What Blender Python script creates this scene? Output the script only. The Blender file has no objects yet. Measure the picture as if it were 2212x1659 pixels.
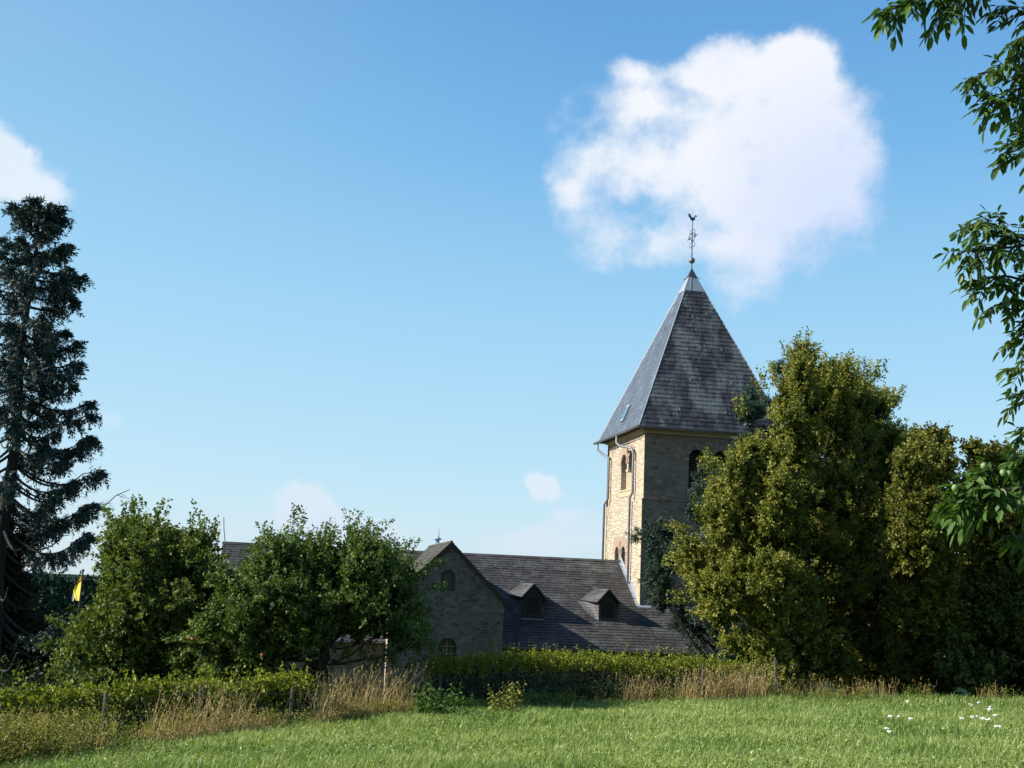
import bpy, math, random
import numpy as np
from mathutils import Vector, Matrix
from mathutils.geometry import tessellate_polygon
PI = math.pi
rng = np.random.default_rng(7)
random.seed(7)
scene = bpy.context.scene
COL = scene.collection

# ------------------------------------------------------------------ camera
EYE = 1.65
F, PITCH, ROLL = 1214.2, math.radians(9.6004), math.radians(2.4003)
cd = bpy.data.cameras.new('camera'); cam = bpy.data.objects.new('camera', cd); COL.objects.link(cam)
cd.sensor_width = 36; cd.lens = F/1024*36; cd.clip_start = .1; cd.clip_end = 20000
CM = Matrix.Rotation(PI/2+PITCH, 3, 'X') @ Matrix.Rotation(ROLL, 3, 'Z')
cam.matrix_world = Matrix.Translation((0, 0, EYE)) @ CM.to_4x4()
scene.camera = cam
CMn = np.array(CM)

def at(px, py, Y):
    "point in the world that stands Y metres ahead, seen at a pixel of the 1024x768 photograph"
    d = CMn @ np.array([(px-512)/F, -(py-384)/F, -1.0])
    return d*(Y/d[1]) + np.array([0, 0, EYE])
def proj(P):
    c = (np.asarray(P) - np.array([0, 0, EYE])) @ CMn
    return np.stack([512+F*c[..., 0]/-c[..., 2], 384-F*c[..., 1]/-c[..., 2]], -1)

# ------------------------------------------------------------------ light
SUN_EL = math.radians(32.0)
sun_dir = Vector((-0.993*math.cos(SUN_EL), -0.11*math.cos(SUN_EL), math.sin(SUN_EL))).normalized()
sd = bpy.data.lights.new('sun', 'SUN'); sd.energy = 5.0; sd.angle = math.radians(.53); sd.color = (1.0, .95, .86)
so = bpy.data.objects.new('sun', sd); COL.objects.link(so)
so.rotation_euler = sun_dir.to_track_quat('Z', 'Y').to_euler()
scene.view_settings.view_transform = 'Standard'; scene.view_settings.look = 'None'
scene.view_settings.gamma = 1; scene.view_settings.exposure = 0.8
try: scene.view_settings.use_curve_mapping = False
except Exception: pass
scene.cycles.max_bounces = 6; scene.cycles.diffuse_bounces = 3; scene.cycles.transmission_bounces = 4
scene.cycles.transparent_max_bounces = 6

def build_world():
    w = bpy.data.worlds.new('World'); scene.world = w; w.use_nodes = True
    nt = w.node_tree; N = nt.nodes; L = nt.links; N.clear()
    out = N.new('ShaderNodeOutputWorld'); bg = N.new('ShaderNodeBackground'); L.new(bg.outputs[0], out.inputs[0])
    sky = N.new('ShaderNodeTexSky'); sky.sky_type = 'NISHITA'; sky.sun_disc = False
    sky.sun_elevation = SUN_EL; sky.sun_rotation = math.atan2(sun_dir.x, sun_dir.y)
    sky.air_density = 1.0; sky.dust_density = .6; sky.ozone_density = 2.0
    bg.inputs[1].default_value = .12
    def m(op, a, b=None, c=None):
        n = N.new('ShaderNodeMath'); n.operation = op
        for i, x in enumerate((a, b, c)):
            if x is None: continue
            if hasattr(x, 'is_output'): L.new(x, n.inputs[i])
            else: n.inputs[i].default_value = x
        return n.outputs[0]
    def ss(x, lo, hi):
        n = N.new('ShaderNodeMapRange'); n.interpolation_type = 'SMOOTHSTEP'; L.new(x, n.inputs[0])
        n.inputs[1].default_value = lo; n.inputs[2].default_value = hi; n.inputs[3].default_value = 0; n.inputs[4].default_value = 1
        return n.outputs[0]
    geo = N.new('ShaderNodeTexCoord'); D = geo.outputs['Generated']
    sp = N.new('ShaderNodeSeparateXYZ'); L.new(D, sp.inputs[0])
    az = m('ARCTAN2', sp.outputs[0], sp.outputs[1])
    el = m('ARCSINE', sp.outputs[2])
    # fbm wobble
    def noise(scale, detail, rough, sc=(1, 1, 1), off=(0, 0, 0), dist=0):
        mp = N.new('ShaderNodeMapping'); L.new(D, mp.inputs[0]); mp.inputs['Scale'].default_value = sc; mp.inputs['Location'].default_value = off
        n = N.new('ShaderNodeTexNoise'); L.new(mp.outputs[0], n.inputs['Vector'])
        n.inputs['Scale'].default_value = scale; n.inputs['Detail'].default_value = detail
        n.inputs['Roughness'].default_value = rough; n.inputs['Distortion'].default_value = dist
        return n
    nA = noise(9, 9, .62)
    nB = noise(26, 9, .6, off=(3, 1, 2))
    sA = N.new('ShaderNodeSeparateColor'); L.new(nA.outputs['Color'], sA.inputs[0])
    wx = m('ADD', az, m('MULTIPLY', m('SUBTRACT', sA.outputs[0], .5), .075))
    wy = m('ADD', el, m('MULTIPLY', m('SUBTRACT', sA.outputs[1], .5), .075))
    def azel(px, py):
        d = at(px, py, 1.0) - np.array([0, 0, EYE]); d = d/np.linalg.norm(d)
        return math.atan2(d[0], d[1]), math.asin(d[2])
    def blob(px, py, rx, ry, wgt):
        a, e = azel(px, py)
        dx = m('MULTIPLY', m('SUBTRACT', wx, a), F/rx); dy = m('MULTIPLY', m('SUBTRACT', wy, e), F/ry)
        r = m('SQRT', m('ADD', m('MULTIPLY', dx, dx), m('MULTIPLY', dy, dy)))
        return m('MULTIPLY', m('SUBTRACT', 1.0, ss(r, 0.35, 1.25)), wgt)
    def total(bl):
        t = None
        for b in bl:
            v = blob(*b); t = v if t is None else m('ADD', t, v)
        return t
    main = total([(765, 150, 96, 96, 1.0), (798, 62, 48, 36, .8), (735, 62, 60, 36, .72), (830, 140, 60, 84, .55), (744, 266, 48, 48, .6), (700, 66, 30, 24, .3),
                  (806, 232, 80, 56, .42), (622, 96, 44, 36, .42), (624, 60, 28, 16, .4), (610, 186, 64, 40, .52), (640, 242, 74, 32, .58),
                  (572, 150, 36, 60, .3), (672, 92, 62, 34, .42), (650, 145, 66, 52, .62), (700, 200, 60, 60, .4), (650, 62, 40, 16, .34),
                  (644, 211, 30, 16, -.26), (592, 158, 22, 14, -.1), (694, 98, 36, 12, -.12), (862, 190, 36, 60, .35), (566, 196, 30, 40, .2)])
    nC = noise(70, 6, .6, off=(5, 2, 7))
    fine = m('MULTIPLY', m('SUBTRACT', nC.outputs['Fac'], .5), .5)
    aM = ss(m('ADD', m('ADD', main, fine), m('MULTIPLY', m('SUBTRACT', nB.outputs['Fac'], .5), 1.3)), .08, 1.15)
    aM = m('MULTIPLY', aM, ss(main, .02, .22))
    other = total([(8, 178, 62, 40, .8), (44, 192, 34, 18, .4), (-20, 146, 50, 40, .7), (160, 172, 34, 16, .22), (103, 216, 30, 20, .25), (305, 500, 36, 28, .9),
                   (350, 522, 70, 22, .6), (538, 486, 28, 15, .95), (560, 505, 30, 16, .45), (560, 532, 80, 24, .65), (330, 505, 34, 20, .4), (95, 432, 50, 14, .5), (410, 225, 40, 22, .16),
                   (520, 214, 22, 10, .16), (985, 285, 60, 18, .16), (565, 465, 22, 10, .3), (240, 530, 130, 26, .5), (120, 560, 90, 30, .45), (470, 545, 160, 20, .45)])
    aO = ss(m('ADD', other, m('MULTIPLY', m('SUBTRACT', nB.outputs['Fac'], .5), .8)), .30, .95)
    alpha = m('MAXIMUM', m('MULTIPLY', aM, .96), m('MULTIPLY', aO, .72))
    # sky: nishita, lifted and cooled towards the photograph's blue
    hs = N.new('ShaderNodeMix'); hs.data_type = 'RGBA'; hs.blend_type = 'MULTIPLY'; hs.inputs[0].default_value = 1
    L.new(sky.outputs[0], hs.inputs[6]); hs.inputs[7].default_value = (*SKY_TINT, 1)
    def eramp(stops):
        rp = N.new('ShaderNodeValToRGB'); el01 = m('MULTIPLY', el, 1/1.5708); L.new(el01, rp.inputs[0]); e_ = rp.color_ramp.elements
        while len(e_) < len(stops): e_.new(.5)
        for i, (p, c) in enumerate(stops): e_[i].position = max(0, p/1.5708); e_[i].color = (*c, 1)
        return rp.outputs[0]
    rR = eramp([(0, (2.95, 3.75, 4.3)), (.09, (2.3, 3.6, 4.4)), (.24, (1.55, 3.08, 4.35)), (.36, (.86, 2.3, 4.0)), (.47, (.60, 1.78, 3.55)), (.7, (.35, 1.0, 2.2)), (1.57, (.10, .35, .9))])
    rL = eramp([(0, (3.1, 3.8, 4.3)), (.09, (2.4, 3.62, 4.4)), (.24, (1.7, 3.2, 4.35)), (.36, (1.3, 2.75, 4.05)), (.47, (1.05, 2.3, 3.75)), (.7, (.45, 1.1, 2.2)), (1.57, (.10, .35, .9))])
    lr_ = N.new('ShaderNodeMix'); lr_.data_type = 'RGBA'; L.new(ss(az, -.5, .12), lr_.inputs[0]); L.new(rL, lr_.inputs[6]); L.new(rR, lr_.inputs[7])
    sk2 = N.new('ShaderNodeMix'); sk2.data_type = 'RGBA'; sk2.inputs[0].default_value = .85; L.new(hs.outputs[2], sk2.inputs[6]); L.new(lr_.outputs[2], sk2.inputs[7])
    # whiteness of the cloud: lilac grey low right, white in its body
    a0, e0 = azel(850, 230)
    dx = m('SUBTRACT', az, a0); dy = m('SUBTRACT', el, e0)
    rr = m('SQRT', m('ADD', m('MULTIPLY', dx, dx), m('MULTIPLY', dy, dy)))
    shade = m('MULTIPLY', ss(rr, .02, .17), m('SUBTRACT', 1.0, m('MULTIPLY', ss(nA.outputs['Fac'], .50, .72), .65)))
    cc = N.new('ShaderNodeMix'); cc.data_type = 'RGBA'; L.new(shade, cc.inputs[0])
    cc.inputs[6].default_value = (3.45, 3.8, 4.8, 1); cc.inputs[7].default_value = (4.5, 4.62, 4.85, 1)
    lowc = ss(el, .02, .16)
    c2 = N.new('ShaderNodeMix'); c2.data_type = 'RGBA'; L.new(lowc, c2.inputs[0]); L.new(cc.outputs[2], c2.inputs[7])
    c2.inputs[6].default_value = (3.4, 3.85, 4.5, 1)
    mx = N.new('ShaderNodeMix'); mx.data_type = 'RGBA'; L.new(alpha, mx.inputs[0]); L.new(sk2.outputs[2], mx.inputs[6]); L.new(c2.outputs[2], mx.inputs[7])
    L.new(mx.outputs[2], bg.inputs[0])
SKY_TINT = (1.0, 1.0, 1.0)
build_world()

# ------------------------------------------------------------------ helpers
def tag(o, label=None, cat=None, group=None, kind=None):
    if label: o['label'] = label
    if cat: o['category'] = cat
    if group: o['group'] = group
    if kind: o['kind'] = kind
    return o
def empty(name, loc, rz=0, parent=None):
    o = bpy.data.objects.new(name, None); COL.objects.link(o); o.location = loc; o.rotation_euler = (0, 0, rz)
    o.empty_display_size = .3
    if parent: o.parent = parent
    return o
def norm(a): return a/(np.linalg.norm(a, axis=-1, keepdims=True)+1e-9)

def vnoise(P, scale, seed=0):
    "cheap smooth value noise, 0..1, for arrays of points (n,2) or (n,3)"
    P = np.asarray(P, float)*scale + seed*17.31
    i = np.floor(P).astype(np.int64); f = P-i; f = f*f*(3-2*f); d = P.shape[1]
    def h(c):
        x = np.zeros(len(c), np.uint64)
        for k in range(d): x = x*np.uint64(73856093) + (c[:, k] & 0xffffff).astype(np.uint64)*np.uint64(19349663) + np.uint64(83492791)
        x ^= x >> np.uint64(13); x = x*np.uint64(0x9E3779B97F4A7C15); x ^= x >> np.uint64(29)
        return (x % np.uint64(100003)).astype(float)/100003
    out = 0
    for m_ in range(2**d):
        o = np.array([(m_ >> k) & 1 for k in range(d)])
        wgt = np.prod(np.where(o, f, 1-f), axis=1); out = out+wgt*h(i+o)
    return out

def ground(x, y):
    x = np.asarray(x, float); y = np.asarray(y, float)
    yc = np.minimum(y, 60)
    xc = 14*np.tanh(x/14)
    z = -.039*yc + .05*xc
    s = np.clip((y-35)/15, 0, 1); s = s*s*(3-2*s)
    z = z*(1-s) + (-4.8)*s
    t = np.clip((y-75)/200, 0, 1); t = t*t*(3-2*t)
    z = z-16*t
    z = z + (vnoise(np.stack([np.ravel(x), np.ravel(y)], 1), .45, 3).reshape(x.shape)-.5)*.10
    return z
def gpt(px, py):
    "where the ray through a pixel meets the ground"
    d = CMn @ np.array([(px-512)/F, -(py-384)/F, -1.0]); d = d/d[1]
    lo = 3.0
    for Y in np.arange(3, 80, .05):
        if EYE+d[2]*Y < ground(d[0]*Y, Y): return np.array([d[0]*Y, Y, float(ground(d[0]*Y, Y))])
    return np.array([d[0]*60, 60, 0])

def mesh_obj(name, verts, quads, mat, parent=None, tint=None, smooth=False, tris=None):
    "fast mesh from arrays; quads (n,4) index array; tint per quad"
    me = bpy.data.meshes.new(name)
    verts = np.asarray(verts, np.float32).reshape(-1, 3); quads = np.asarray(quads, np.int32)
    me.vertices.add(len(verts)); me.vertices.foreach_set('co', verts.ravel())
    k = quads.shape[1]
    me.loops.add(quads.size); me.loops.foreach_set('vertex_index', quads.ravel())
    me.polygons.add(len(quads)); me.polygons.foreach_set('loop_start', np.arange(len(quads), dtype=np.int32)*k)
    me.polygons.foreach_set('loop_total', np.full(len(quads), k, np.int32))
    me.update(calc_edges=True)
    if tint is not None:
        a = me.attributes.new('tint', 'FLOAT', 'FACE'); a.data.foreach_set('value', np.asarray(tint, np.float32))
    if smooth: me.polygons.foreach_set('use_smooth', np.ones(len(quads), bool))
    me.materials.append(mat)
    o = bpy.data.objects.new(name, me); COL.objects.link(o)
    if parent: o.parent = parent
    return o

class MB:
    "collects shapes; build() links them as one mesh object"
    def __init__(s, off=(0, 0, 0)): s.v = []; s.f = []; s.t = []; s.off = np.array(off, float)
    def add(s, vs, fs, tint=.5):
        b = len(s.v); s.v += [tuple(np.asarray(p, float)+s.off) for p in vs]
        for f in fs: s.f.append(tuple(b+i for i in f)); s.t.append(tint)
    def box(s, a, b, tint=.5):
        x0, y0, z0 = a; x1, y1, z1 = b
        s.add([(x0, y0, z0), (x1, y0, z0), (x1, y1, z0), (x0, y1, z0), (x0, y0, z1), (x1, y0, z1), (x1, y1, z1), (x0, y1, z1)],
              [(0, 3, 2, 1), (4, 5, 6, 7), (0, 1, 5, 4), (1, 2, 6, 5), (2, 3, 7, 6), (3, 0, 4, 7)], tint)
    def slab(s, poly, n, th, tint=.5):
        "planar polygon (list of 3D points) extruded by th along -n"
        n = np.asarray(n, float); P = [np.asarray(p, float) for p in poly]; k = len(P)
        s.add(P+[p-n*th for p in P], [tuple(range(k)), tuple(range(2*k-1, k-1, -1))]+[(i, k+i, k+(i+1) % k, (i+1) % k) for i in range(k)], tint)
    def tube(s, pts, rad, n=8, cap=True, tint=.5):
        pts = [np.asarray(p, float) for p in pts]
        if not hasattr(rad, '__len__'): rad = [rad]*len(pts)
        rings = []; prev = None
        for i, p in enumerate(pts):
            d = norm(pts[min(i+1, len(pts)-1)]-pts[max(i-1, 0)])
            a = np.array([0, 0, 1.]) if abs(d[2]) < .9 else np.array([1., 0, 0])
            if prev is not None: a = prev
            x = norm(np.cross(np.cross(d, a), d)); prev = x; y = np.cross(d, x)
            rings.append([p+rad[i]*(math.cos(2*PI*k/n)*x+math.sin(2*PI*k/n)*y) for k in range(n)])
        vs = [q for r in rings for q in r]; fs = []
        for i in range(len(pts)-1):
            for k in range(n): fs.append((i*n+k, i*n+(k+1) % n, (i+1)*n+(k+1) % n, (i+1)*n+k))
        if cap: fs.append(tuple(range(n-1, -1, -1))); fs.append(tuple((len(pts)-1)*n+k for k in range(n)))
        s.add(vs, fs, tint)
    def sphere(s, c, r, n=14, m=8, sq=1.0, tint=.5):
        vs = [(c[0], c[1], c[2]-r*sq)]; fs = []
        for j in range(1, m):
            a = -PI/2+PI*j/m
            for k in range(n): vs.append((c[0]+r*math.cos(a)*math.cos(2*PI*k/n), c[1]+r*math.cos(a)*math.sin(2*PI*k/n), c[2]+r*sq*math.sin(a)))
        vs.append((c[0], c[1], c[2]+r*sq)); T = len(vs)-1
        for k in range(n):
            fs.append((0, 1+(k+1) % n, 1+k)); fs.append((T, 1+(m-2)*n+k, 1+(m-2)*n+(k+1) % n))
            for j in range(m-2): fs.append((1+j*n+k, 1+j*n+(k+1) % n, 1+(j+1)*n+(k+1) % n, 1+(j+1)*n+k))
        s.add(vs, fs, tint)
    def build(s, name, mat, parent=None, smooth=False, loc=None):
        me = bpy.data.meshes.new(name); me.from_pydata(s.v, [], s.f); me.materials.append(mat)
        a = me.attributes.new('tint', 'FLOAT', 'FACE'); a.data.foreach_set('value', np.asarray(s.t, np.float32))
        if smooth:
            me.polygons.foreach_set('use_smooth', np.ones(len(me.polygons), bool))
        me.update()
        o = bpy.data.objects.new(name, me); COL.objects.link(o)
        if parent: o.parent = parent
        return o

# ------------------------------------------------------------------ materials
def mat_base(name):
    m = bpy.data.materials.new(name); m.use_nodes = True; nt = m.node_tree
    b = nt.nodes['Principled BSDF']; return m, nt, b
def ramp(nt, fac, stops):
    r = nt.nodes.new('ShaderNodeValToRGB'); nt.links.new(fac, r.inputs[0])
    e = r.color_ramp.elements
    while len(e) < len(stops): e.new(.5)
    for i, (p, c) in enumerate(stops): e[i].position = p; e[i].color = (*c, 1)
    return r.outputs[0]
def tint_out(nt):
    a = nt.nodes.new('ShaderNodeAttribute'); a.attribute_name = 'tint'; return a.outputs['Fac']
def tnoise(nt, scale, detail=5, rough=.55, sc=(1, 1, 1), coord='Object'):
    t = nt.nodes.new('ShaderNodeTexCoord'); mp = nt.nodes.new('ShaderNodeMapping'); nt.links.new(t.outputs[coord], mp.inputs[0]); mp.inputs['Scale'].default_value = sc
    n = nt.nodes.new('ShaderNodeTexNoise'); nt.links.new(mp.outputs[0], n.inputs['Vector']); n.inputs['Scale'].default_value = scale
    n.inputs['Detail'].default_value = detail; n.inputs['Roughness'].default_value = rough; return n
def mix(nt, a, b, fac, mode='MIX'):
    n = nt.nodes.new('ShaderNodeMix'); n.data_type = 'RGBA'; n.blend_type = mode
    for s, x in ((0, fac), (6, a), (7, b)):
        if hasattr(x, 'is_output'): nt.links.new(x, n.inputs[s])
        elif isinstance(x, tuple): n.inputs[s].default_value = (*x, 1)
        else: n.inputs[s].default_value = x
    return n.outputs[2]
def bump(nt, b, h, strength=.5, dist=.02):
    n = nt.nodes.new('ShaderNodeBump'); nt.links.new(h, n.inputs['Height']); n.inputs['Strength'].default_value = strength; n.inputs['Distance'].default_value = dist
    nt.links.new(n.outputs[0], b.inputs['Normal'])

def leaf_mat(name, cols, rough=.45, trans=.28, spec=.2, tcol=None):
    rough = max(rough, .52)
    m, nt, b = mat_base(name); L = nt.links
    c = ramp(nt, tint_out(nt), [(i/(len(cols)-1), k) for i, k in enumerate(cols)])
    L.new(c, b.inputs['Base Color']); b.inputs['Roughness'].default_value = rough; b.inputs['Specular IOR Level'].default_value = spec
    tr = nt.nodes.new('ShaderNodeBsdfTranslucent')
    tc = mix(nt, c, tcol or (1.25, 1.3, .35), 1.0, 'MULTIPLY'); L.new(tc, tr.inputs[0])
    ms = nt.nodes.new('ShaderNodeMixShader'); ms.inputs[0].default_value = trans
    L.new(b.outputs[0], ms.inputs[1]); L.new(tr.outputs[0], ms.inputs[2]); L.new(ms.outputs[0], nt.nodes['Material Output'].inputs[0])
    return m
def bark_mat(name, c1, c2, scale=14):
    m, nt, b = mat_base(name); n = tnoise(nt, scale, 6, .6, (1, 1, .25))
    nt.links.new(ramp(nt, n.outputs['Fac'], [(.3, c1), (.7, c2)]), b.inputs['Base Color']); b.inputs['Roughness'].default_value = .9
    bump(nt, b, n.outputs['Fac'], .8, .03); return m
def plain_mat(name, col, rough=.6, metal=0, var=.25, scale=6, spec=.5):
    m, nt, b = mat_base(name); n = tnoise(nt, scale, 5, .6)
    lo = tuple(x*(1-var) for x in col); hi = tuple(min(1, x*(1+var)) for x in col)
    nt.links.new(ramp(nt, n.outputs['Fac'], [(.3, lo), (.7, hi)]), b.inputs['Base Color'])
    b.inputs['Roughness'].default_value = rough; b.inputs['Metallic'].default_value = metal; b.inputs['Specular IOR Level'].default_value = spec
    return m

def slate_mat(name, dark, light, lichen, lich_lo=.52, lich_hi=.66, rough=.5, streak=(1, 1, .28), lscale=1.4, spec=.5):
    m, nt, b = mat_base(name)
    c = ramp(nt, tint_out(nt), [(0, dark), (.75, light), (1, tuple(min(1, x*1.35) for x in light))])
    n = tnoise(nt, 22, 4, .7); n2 = tnoise(nt, lscale, 5, .65, streak); n3 = tnoise(nt, 38, 3, .6)
    c = mix(nt, c, tuple(x*.55 for x in dark), ramp(nt, n.outputs['Fac'], [(.42, (0, 0, 0)), (.62, (.7, .7, .7))]))
    mm = nt.nodes.new('ShaderNodeMath'); mm.operation = 'MULTIPLY'
    r1 = ramp(nt, n2.outputs['Fac'], [(lich_lo, (0, 0, 0)), (lich_hi, (1, 1, 1))]); r2 = ramp(nt, n3.outputs['Fac'], [(.40, (.25, .25, .25)), (.56, (1, 1, 1))])
    nt.links.new(r1, mm.inputs[0]); nt.links.new(r2, mm.inputs[1])
    c = mix(nt, c, lichen, mm.outputs[0])
    nt.links.new(c, b.inputs['Base Color']); b.inputs['Roughness'].default_value = rough; b.inputs['Specular IOR Level'].default_value = spec
    bump(nt, b, n.outputs['Fac'], .35, .01); return m

def stone_mat(name, cols, mortar, cell=(2.6, 2.6, 4.6), edge=.05, dirt=(.10, .09, .08), dirt_amt=.5, bdist=.035, jit=.9):
    m, nt, b = mat_base(name); N = nt.nodes; L = nt.links
    t = N.new('ShaderNodeTexCoord'); mp = N.new('ShaderNodeMapping'); L.new(t.outputs['Object'], mp.inputs[0]); mp.inputs['Scale'].default_value = cell
    wob = N.new('ShaderNodeTexNoise'); wob.inputs['Scale'].default_value = 1.3; L.new(mp.outputs[0], wob.inputs['Vector'])
    ad = N.new('ShaderNodeVectorMath'); ad.operation = 'MULTIPLY_ADD'; L.new(wob.outputs['Color'], ad.inputs[0]); ad.inputs[1].default_value = (.35, .35, .35); L.new(mp.outputs[0], ad.inputs[2])
    v1 = N.new('ShaderNodeTexVoronoi'); v1.feature = 'F1'; v2 = N.new('ShaderNodeTexVoronoi'); v2.feature = 'DISTANCE_TO_EDGE'
    for v in (v1, v2): v.inputs['Scale'].default_value = 1; v.inputs['Randomness'].default_value = jit; L.new(ad.outputs[0], v.inputs['Vector'])
    sc = N.new('ShaderNodeSeparateColor'); L.new(v1.outputs['Color'], sc.inputs[0])
    c = ramp(nt, sc.outputs[0], [(i/(len(cols)-1), k) for i, k in enumerate(cols)])
    fine = tnoise(nt, 30, 5, .65)
    c = mix(nt, c, tuple(x*.62 for x in cols[0]), ramp(nt, fine.outputs['Fac'], [(.45, (0, 0, 0)), (.7, (.6, .6, .6))]))
    e = ramp(nt, v2.outputs['Distance'], [(edge*.4, (1, 1, 1)), (edge*1.6, (0, 0, 0))])
    c = mix(nt, c, mortar, e)
    dn = tnoise(nt, .8, 6, .7, (1, 1, .6))
    c = mix(nt, c, dirt, ramp(nt, dn.outputs['Fac'], [(.48, (0, 0, 0)), (.72, (dirt_amt,)*3)]))
    L.new(c, b.inputs['Base Color']); b.inputs['Roughness'].default_value = .92; b.inputs['Specular IOR Level'].default_value = .2
    h = ramp(nt, v2.outputs['Distance'], [(0, (0, 0, 0)), (edge*2.5, (.8, .8, .8)), (.5, (1, 1, 1))])
    hh = mix(nt, h, fine.outputs['Fac'], .25)
    bump(nt, b, hh, 1.0, bdist); return m

M = {}
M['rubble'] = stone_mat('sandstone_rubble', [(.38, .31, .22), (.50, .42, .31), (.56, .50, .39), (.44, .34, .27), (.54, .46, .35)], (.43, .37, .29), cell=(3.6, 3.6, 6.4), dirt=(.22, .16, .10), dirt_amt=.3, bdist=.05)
M['grey_rubble'] = stone_mat('dark_grey_rubble', [(.085, .07, .064), (.18, .152, .135), (.125, .105, .096), (.235, .20, .175)], (.185, .17, .15), cell=(3.4, 3.4, 8.5), dirt=(.07, .066, .066), dirt_amt=.75, bdist=.02)
M['shade_rubble'] = stone_mat('shaded_rubble', [(.15, .105, .085), (.30, .215, .16), (.225, .165, .125), (.34, .255, .19)], (.21, .17, .12), cell=(3.2, 3.2, 6.5), dirt=(.10, .092, .095), dirt_amt=.8, bdist=.02)  # darker copy of the tower rubble, shade of the front put into its colour
M['quoin'] = stone_mat('quoin_sandstone', [(.46, .36, .235), (.52, .42, .28), (.46, .33, .24)], (.42, .34, .24), cell=(.9, .9, 2.8), edge=.02, dirt=(.25, .17, .1), dirt_amt=.4, bdist=.015)
M['frame_stone'] = plain_mat('window_surround_stone', (.085, .062, .052), .9, var=.2, scale=9)
M['redstone'] = plain_mat('red_sandstone', (.35, .245, .18), .9, var=.3, scale=9)
M['plaster'] = plain_mat('plaster', (.15, .12, .09), .9, var=.2, scale=3)
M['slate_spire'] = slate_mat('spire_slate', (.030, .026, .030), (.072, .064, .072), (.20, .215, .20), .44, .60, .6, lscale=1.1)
M['slate_sheen'] = slate_mat('spire_sheen_slate', (.075, .082, .10), (.115, .125, .15), (.18, .19, .20), .55, .75, .36)  # paler, bluer copy of the spire slate: sunlit sheen put into the colour
M['slate'] = slate_mat('nave_slate', (.034, .032, .033), (.062, .059, .060), (.13, .13, .122), .48, .70, .65, streak=(1, 1, 1), lscale=1.1)
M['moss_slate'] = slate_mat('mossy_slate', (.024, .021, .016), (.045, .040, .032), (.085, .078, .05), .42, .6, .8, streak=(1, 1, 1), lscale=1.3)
M['lead'] = plain_mat('lead_sheet', (.33, .36, .40), .5, .3, .12, 4)
M['zinc'] = plain_mat('zinc_pipe', (.17, .18, .20), .5, .3, .15, 3)
M['iron'] = plain_mat('wrought_iron', (.10, .10, .12), .5, .6, .2, 8)
M['dark_wood'] = plain_mat('dark_wood', (.035, .028, .022), .8, 0, .3, 12)
M['board'] = plain_mat('pale_board', (.36, .29, .20), .8, 0, .12, 5)
M['void'] = plain_mat('belfry_shade', (.03, .028, .025), .95, 0, .2, 5)
M['glass'] = plain_mat('old_glass', (.03, .035, .04), .12, 0, .2, 5)
M['skyglass'] = plain_mat('roof_glass', (.25, .35, .45), .08, .7, .05, 5)
M['post'] = bark_mat('weathered_post', (.035, .03, .024), (.11, .095, .075), 20)
M['wire'] = plain_mat('fence_wire', (.2, .2, .2), .5, .8, .1, 5)
M['bark'] = bark_mat('tree_bark', (.020, .016, .012), (.060, .050, .038))
M['sprucebark'] = bark_mat('spruce_bark', (.010, .008, .007), (.026, .021, .018))
M['flag_y'] = plain_mat('flag_yellow', (.80, .55, .06), .8, 0, .06, 4)
M['flag_w'] = plain_mat('flag_white', (.8, .8, .78), .8, 0, .03, 4)
M['mast'] = plain_mat('hazy_concrete', (.28, .36, .52), .9, 0, .05, .05)  # pale blue-grey colour stands in for distance haze
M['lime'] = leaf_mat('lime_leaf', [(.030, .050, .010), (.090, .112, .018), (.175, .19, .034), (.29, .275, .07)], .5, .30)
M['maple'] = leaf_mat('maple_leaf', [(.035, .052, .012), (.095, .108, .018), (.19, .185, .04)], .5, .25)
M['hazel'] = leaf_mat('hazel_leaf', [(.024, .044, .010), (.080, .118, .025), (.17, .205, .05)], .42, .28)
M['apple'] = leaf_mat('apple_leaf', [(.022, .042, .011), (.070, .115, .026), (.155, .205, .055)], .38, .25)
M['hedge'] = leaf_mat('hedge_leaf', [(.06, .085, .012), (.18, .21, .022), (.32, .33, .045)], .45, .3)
M['dark'] = leaf_mat('shade_leaf', [(.012, .024, .008), (.03, .05, .014), (.06, .085, .022)], .45, .2)
M['yew'] = leaf_mat('cypress_spray', [(.012, .017, .009), (.028, .032, .015), (.055, .052, .024)], .7, .1)
M['spruce'] = leaf_mat('spruce_needle', [(.012, .024, .020), (.036, .062, .054), (.09, .14, .125)], .55, .06, .3, (1, 1, 1))
M['pine'] = leaf_mat('pine_needle', [(.016, .034, .022), (.034, .065, .042), (.065, .105, .065)], .5, .08, .3, (1, 1, 1))
M['walnut'] = leaf_mat('walnut_leaf', [(.028, .065, .010), (.06, .12, .02), (.11, .19, .04)], .36, .33, .45)
M['nut'] = plain_mat('walnut_husk', (.16, .24, .06), .5, 0, .2, 20)
M['grass'] = leaf_mat('meadow_blade', [(.055, .105, .018), (.18, .265, .058), (.32, .395, .12), (.50, .49, .24)], .5, .30, .3)
M['weed'] = leaf_mat('weed_leaf', [(.05, .075, .014), (.15, .175, .03), (.26, .25, .06), (.36, .29, .11)], .6, .25, .2)
M['straw'] = leaf_mat('straw', [(.19, .13, .04), (.42, .30, .11), (.58, .46, .22)], .6, .2, .2, (1, 1, 1))
M['nettle'] = leaf_mat('nettle_leaf', [(.035, .075, .018), (.07, .13, .03), (.12, .19, .05)], .45, .3)
M['white_f'] = plain_mat('white_blossom', (.85, .85, .80), .8, 0, .03, 5)
M['yellow_f'] = plain_mat('yellow_blossom', (.75, .48, .03), .8, 0, .15, 30)

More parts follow.
